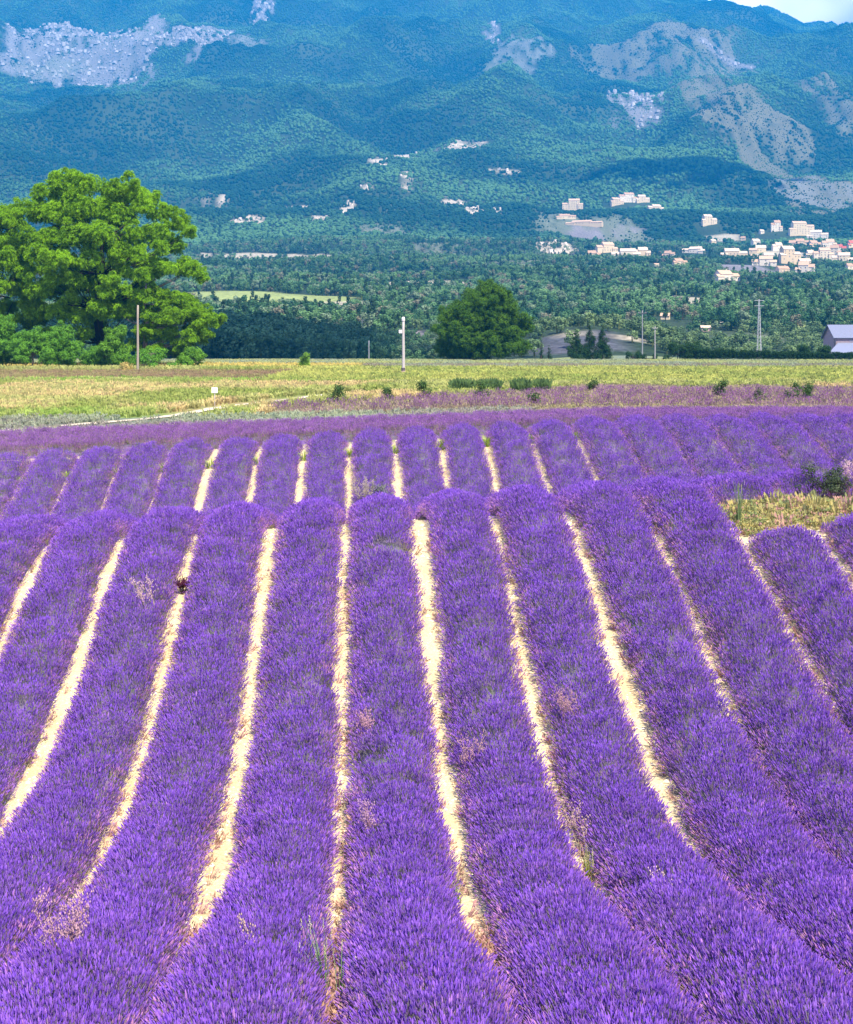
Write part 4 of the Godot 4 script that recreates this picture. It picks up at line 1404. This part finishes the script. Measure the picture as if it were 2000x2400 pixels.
# ---------------------------------------------------------------- plants of the meadow
func build_meadow_plants() -> void:
	var r := rng(801)
	# the thin young lavender beyond the dense field
	var buf := PackedFloat32Array()
	for line in 24:
		for n in 220:
			var d := 84.5 + line * 1.5 + r.randf_range(-0.3, 0.3)
			var x := -12.0 + n * 0.24 + r.randf_range(-0.1, 0.1)
			if x > 0.31 * d + 4.0: continue
			if x < -9.0 - (d - 85.0) * 0.1 or d > 95.0 + clampf(x + 7.0, 0.0, 22.0) * 1.25: continue
			if fine.get_noise_2d(x * 1.1, d * 0.9) < 0.02 + r.randf() * 0.12: continue
			var c := Color(1.45, 1.45, 0.68).lerp(Color(0.6, 0.6, 0.3), r.randf())
			push(buf, frame(Vector3(0, 1, 0), r.randf() * TAU, r.randf_range(1.3, 2.3)), Vector3(x, ground(x, -d) - 0.05, -d), c)
	tag(scatter("young_lavender", K.spikes[2], M.spike, buf), "thin young lavender with pinkish brown heads in the patchy field beyond the dense rows", "young lavender", "", "stuff")
	# small green shrubs and saplings: [x, distance, width, height, label]
	var shrubs := [
		[-5.9, 97.0, 0.5, 1.25, "leftmost dark green sapling along the young lavender's far border"],
		[-2.6, 98.0, 0.45, 0.95, "small green sapling beside the pale track's right end"],
		[-0.2, 103.0, 0.55, 1.3, "dark green sapling just right of the concrete pole's foot"],
		[3.8, 103.0, 0.55, 1.35, "bushy green sapling in front of the low weed strip"],
		[6.7, 91.5, 0.45, 0.9, "short green shrub among the young lavender below the weed strip"],
		[13.0, 114.0, 0.5, 1.1, "lone green sapling on the young lavender's border between weed strip and hedge side"],
		[21.0, 104.0, 0.5, 1.2, "upright green sapling in the right part of the young lavender"],
		[21.6, 94.5, 0.45, 0.85, "round low shrub nearer than the upright sapling on the right"],
		[24.6, 97.0, 0.95, 1.2, "wide branching green shrub near the right edge"],
		[25.9, 99.0, 0.4, 1.3, "tall thin sapling beside the wide shrub near the right edge"],
		[-17.0, 204.0, 0.8, 2.3, "bright green young tree on the meadow before the dark wood"],
		[-39.5, 192.0, 0.9, 1.2, "round tuft of straw-coloured grass at the foot of the wooden pole"]]
	for i in shrubs.size():
		var s: Array = shrubs[i]
		var pads := []
		for k in 9:
			var y: float = s[3] * r.randf_range(0.15, 0.95)
			pads.append([Vector3(r.randf_range(-1, 1) * s[2] * (1.1 - 0.7 * y / s[3]), y, r.randf_range(-1, 1) * s[2] * 0.5), s[3] * 0.11 + 0.06])
		var lo := Color(0.03, 0.075, 0.02)
		var hi := Color(0.075, 0.14, 0.035)
		if i == 10: lo = Color(0.10, 0.22, 0.02); hi = Color(0.2, 0.36, 0.04)
		if i == 11: lo = Color(0.40, 0.33, 0.09); hi = Color(0.52, 0.42, 0.14)
		grow("sapling" if i != 11 else "dry_bush", s[4], "shrubs scattered in the meadow", stand(s[0], s[1], 0.05), pads, K.shrub_leaves, 9.0, 0.75 if i < 10 else 1.2, lo, hi, [[Vector3.ZERO, Vector3(0.03, s[3] * 0.4, 0), Vector3(0, s[3] * 0.9, 0)], [0.035, 0.025, 0.008]], Color(0.14, 0.11, 0.08), 820 + i, 1.0, "shrub")
	# the strip of dense weeds behind the young lavender
	var weeds := PackedFloat32Array()
	for n in 620:
		var x := r.randf_range(2.0, 9.9)
		if fine.get_noise_1d(x * 0.9) < -0.12 + r.randf() * 0.1: continue
		var d := 116.5 + r.randf_range(-2.0, 3.0)
		push(weeds, yawed(r.randf() * TAU, r.randf_range(1.0, 1.6), r.randf_range(1.0, 1.9)), Vector3(x, ground(x, -d) - 0.05, -d), Color(0.06, 0.12, 0.04).lerp(Color(0.12, 0.2, 0.06), r.randf()))
	tag(scatter("weed_strip", K.grass[1], M.leaf, weeds), "strip of dense dark green weeds behind the young lavender, right of the concrete pole", "weeds", "", "stuff")
	# a green grass tuft closes each bare strip at the far end of the lavender rows
	var tuft := grass_tuft(850, 80, 0.46, 0.34, 0.022)
	for i in range(-7, 11):
		var x0 := gap_x(i, 60.6)
		var d := lavender_end(x0) - 2.7
		var t := put("grass_tuft", tuft, M.tuft, null, stand(gap_x(i, d), d, 0.03))
		t.rotation.y = r.randf() * TAU
		var s := r.randf_range(0.85, 1.2)
		t.scale = Vector3(s, s, s)
		var which := "grass tuft at the far end of the bare strip below the concrete pole"
		if i < 1: which = "grass tuft at a strip's far end, %s left of the one below the concrete pole" % ORDINALS[-i]
		if i > 1: which = "grass tuft at a strip's far end, %s right of the one below the concrete pole" % ORDINALS[i - 2]
		tag(t, which, "grass tuft", "grass tufts at the far ends of the bare strips")

# ---------------------------------------------------------------- weeds among the rows
func weed(called: String, label: String, category: String, x: float, d: float, parts: Array) -> void:
	var root := base(called, stand(x, d, 0.02))
	tag(root, label, category)
	for p in parts: put(p[0], p[1], p[2], root)

# a dry plant: stalks that fork into ever thinner twigs with small seed heads; returns [stalks, heads]
func dry_weed(seed_: int, h: float, stalks: int, spread: float, lean: float, twig: Color, head: Color) -> Array:
	var r := rng(seed_)
	var st := start()
	var hd := start()
	for s in stalks:
		var a := r.randf() * TAU
		var top := Vector3(cos(a) * spread + lean, 1.0, sin(a) * spread * 0.6) * h * r.randf_range(0.7, 1.0)
		var mid := top * 0.55 + Vector3(r.randf_range(-1, 1), 0, r.randf_range(-1, 1)) * 0.05
		tube(st, [Vector3(cos(a), 0, sin(a)) * 0.04, mid, top], [0.006, 0.0045, 0.002], 4, twig)
		for k in 9:
			var f := r.randf_range(0.45, 1.0)
			var p := mid.lerp(top, (f - 0.45) / 0.55)
			var out := p + Vector3(r.randf_range(-1, 1), r.randf_range(0.3, 1.2), r.randf_range(-1, 1)) * 0.13
			tube(st, [p, out], [0.003, 0.0018], 3, twig)
			for q in 4:
				var e := p.lerp(out, 0.5 + 0.17 * q) + Vector3(r.randf_range(-1, 1), r.randf_range(0, 1), r.randf_range(-1, 1)) * 0.035
				tube(hd, [e, e + Vector3(0, 0.012, 0), e + Vector3(0.002, 0.03, 0)], [0.004, 0.009, 0.002], 4, head * r.randf_range(0.8, 1.2))
	return [["stalks", close(st), M.leaf], ["seed_heads", close(hd), M.leaf]]

func blades(seed_: int, count: int, h: float, spread: float, width: float, lean: float, col: Color, seedy: float) -> Array:
	var r := rng(seed_)
	var st := start()
	var hd := start()
	for s in count:
		var a := r.randf() * TAU
		var foot := Vector3(cos(a), 0, sin(a)) * 0.08 * r.randf()
		var hh := h * r.randf_range(0.5, 1.0)
		var out := Vector3(cos(a) * spread + lean, 0, sin(a) * spread) * r.randf_range(0.3, 1.0) * hh
		var side := Vector3(-sin(a), 0, cos(a)) * width * 0.5
		var c := col * r.randf_range(0.7, 1.25)
		var prev := foot
		for k in 4:
			var t := (k + 1) / 4.0
			var p := foot + out * t * t + Vector3(0, hh * (t - 0.18 * t * t) * 1.2, 0)
			var w0 := 1.0 - 0.2 * k
			quad(st, prev - side * w0, prev + side * w0, p + side * (w0 - 0.2), p - side * (w0 - 0.2), c)
			prev = p
		if r.randf() < seedy:
			for k in 6:
				var e := prev - Vector3(0, 0.02 * k, 0)
				tube(hd, [e + Vector3(r.randf_range(-1, 1) * 0.008, 0, 0), e + Vector3(r.randf_range(-1, 1) * 0.01, 0.02, 0)], [0.006, 0.002], 3, Color(0.45, 0.42, 0.24))
	var out_parts := [["blades", close(st), M.leaf]]
	if seedy > 0.0: out_parts.append(["seed_heads", close(hd), M.leaf])
	return out_parts

func build_weeds() -> void:
	var grass := Color(0.10, 0.17, 0.05)
	var pale := Color(0.46, 0.33, 0.26)
	var pink := Color(0.40, 0.24, 0.26)
	weed("grass_clump", "tall green grass clump leaning left over the bare strip at the bottom edge", "grass", -1.12, 15.9, blades(901, 34, 0.95, 0.3, 0.014, -0.25, Color(0.13, 0.22, 0.10), 0.3))
	weed("grass_clump", "thin green grass stalks right of the leaning clump at the bottom edge", "grass", -0.9, 15.6, blades(902, 9, 0.8, 0.2, 0.012, 0.05, Color(0.12, 0.2, 0.09), 0.4))
	weed("grass_clump", "yellow-green grass clump closing the second bare strip right of the leaning clump's strip", "grass", 2.35, 21.4, blades(903, 30, 0.62, 0.25, 0.014, -0.05, Color(0.22, 0.26, 0.06), 0.3))
	weed("grass_clump", "short green grass growing along the next bare strip right of the leaning clump", "grass", 0.43, 20.6, blades(904, 40, 0.34, 0.5, 0.013, 0.0, Color(0.14, 0.24, 0.05), 0.0))
	weed("grass_clump", "second short green grass clump farther up that strip", "grass", 0.40, 21.3, blades(905, 26, 0.3, 0.5, 0.013, 0.0, Color(0.2, 0.25, 0.08), 0.0))
	weed("grass_clump", "small grey-green grass clump beside the middle of the leaning clump's strip", "grass", -1.22, 24.2, blades(906, 18, 0.5, 0.3, 0.012, 0.1, Color(0.18, 0.24, 0.13), 0.2))
	weed("dry_weed", "branching pinkish dry weed standing over the rows in the bottom left corner", "dry weed", -4.0, 16.1, dry_weed(911, 1.12, 12, 0.26, -0.05, pink, Color(0.44, 0.28, 0.32)))
	weed("dry_weed", "lone pale dry stalk bending over the row left of the leaning grass", "dry weed", -1.75, 16.0, dry_weed(912, 0.95, 1, 0.1, -0.35, pale, pale))
	weed("dry_weed", "sparse pale dry stalks above the row left of the dark shrivelled plant", "dry weed", -5.75, 31.2, dry_weed(913, 1.05, 6, 0.2, -0.35, pale, Color(0.5, 0.36, 0.36)))
	weed("dry_weed", "pink dry weed in mid-field, just right of the yellow-green clump's strip", "dry weed", 2.6, 26.6, dry_weed(914, 0.95, 7, 0.25, -0.1, pink, pink))
	weed("dry_weed", "pinkish dry weed low on the row between the leaning clump's strip and the next", "dry weed", -0.85, 22.4, dry_weed(915, 0.95, 5, 0.15, 0.05, pink, Color(0.42, 0.26, 0.36)))
	weed("dry_weed", "reddish dry bunch leaning from the narrow central strip", "dry weed", -1.15, 26.3, dry_weed(916, 0.8, 8, 0.2, 0.12, pink, Color(0.42, 0.24, 0.30)))
	weed("dry_weed", "low arching pale dry weed on the slope of the bottom right row", "dry weed", 3.25, 19.6, dry_weed(917, 0.62, 8, 0.35, -0.1, pale, Color(0.58, 0.42, 0.42)))
	weed("dry_weed", "long thin dry stalks crossing the strip above the yellow-green clump", "dry weed", 2.42, 21.9, dry_weed(918, 1.15, 3, 0.12, -0.28, pale, pale))
	weed("dry_weed", "thin pink dry stalks beside the wide central strip", "dry weed", 0.72, 25.2, dry_weed(919, 0.8, 5, 0.22, 0.1, pink, pink))
	weed("dead_plant", "dark maroon shrivelled plant in the third bare strip from the left", "dead plant", -5.42, 32.6, dry_weed(920, 0.24, 14, 0.5, 0.0, Color(0.07, 0.02, 0.035), Color(0.09, 0.025, 0.05)))
	weed("tall_weed", "tall green spike-leaved weed at the left edge of the dry grass patch", "weed", 7.35, 34.4, blades(921, 44, 1.15, 0.1, 0.02, 0.0, Color(0.13, 0.2, 0.08), 0.2))
	weed("dry_weed", "pinkish seeding grass right of the dark shrub", "dry weed", 10.8, 37.2, dry_weed(922, 1.05, 14, 0.22, 0.0, pink, Color(0.55, 0.4, 0.42)))
	weed("dry_weed", "grey-green feathery weed with dry stalks at the dip in the middle rows", "weed", -2.25, 51.8, dry_weed(923, 1.25, 16, 0.4, 0.0, Color(0.3, 0.27, 0.17), Color(0.42, 0.36, 0.26)))
	var r := rng(930)
	var pads := []
	for k in 14:
		pads.append([Vector3(r.randf_range(-0.55, 0.55), r.randf_range(0.2, 0.75), r.randf_range(-0.3, 0.3)), r.randf_range(0.14, 0.24)])
	grow("shrub", "dark green shrub behind the dry grass patch near the right edge", "", stand(10.1, 37.2, 0.02), pads, K.shrub_leaves, 26.0, 0.35, Color(0.035, 0.06, 0.03), Color(0.075, 0.10, 0.055), [[Vector3.ZERO, Vector3(0, 0.3, 0), Vector3(0, 0.6, 0)], [0.03, 0.02, 0.01]], Color(0.12, 0.1, 0.08), 931, 1.0, "shrub")
	pads = []
	for k in 10:
		pads.append([Vector3(r.randf_range(-0.45, 0.45), r.randf_range(0.3, 0.85), r.randf_range(-0.2, 0.2)), r.randf_range(0.12, 0.2)])
	grow("shrub", "grey-green shrub rising from the row beside the feathery weed", "", stand(-1.75, 52.2, 0.02), pads, K.shrub_leaves, 22.0, 0.35, Color(0.10, 0.13, 0.09), Color(0.2, 0.22, 0.17), [[Vector3.ZERO, Vector3(0, 0.4, 0), Vector3(0, 0.7, 0)], [0.03, 0.02, 0.01]], Color(0.2, 0.17, 0.13), 932, 1.0, "shrub")
	# dry golden grass where plants are missing
	var buf := PackedFloat32Array()
	for n in 1300:
		var d := r.randf_range(33.7, 35.9)
		var x := r.randf_range(7.2, 14.0)
		var c := Color(0.50, 0.43, 0.16).lerp(Color(0.24, 0.31, 0.12), pow(r.randf(), 1.1))
		if r.randf() < 0.15: c = Color(0.5, 0.3, 0.24)
		push(buf, yawed(r.randf() * TAU, r.randf_range(0.5, 0.9), r.randf_range(0.16, 0.34) * (2.2 if r.randf() < 0.08 else 1.0)), Vector3(x, ground(x, -d) - 0.02, -d), c)
	tag(scatter("dry_grass_patch", K.grass[1], M.leaf, buf), "patch of golden dry grass where two lavender rows are broken near the right edge", "grass", "", "stuff")
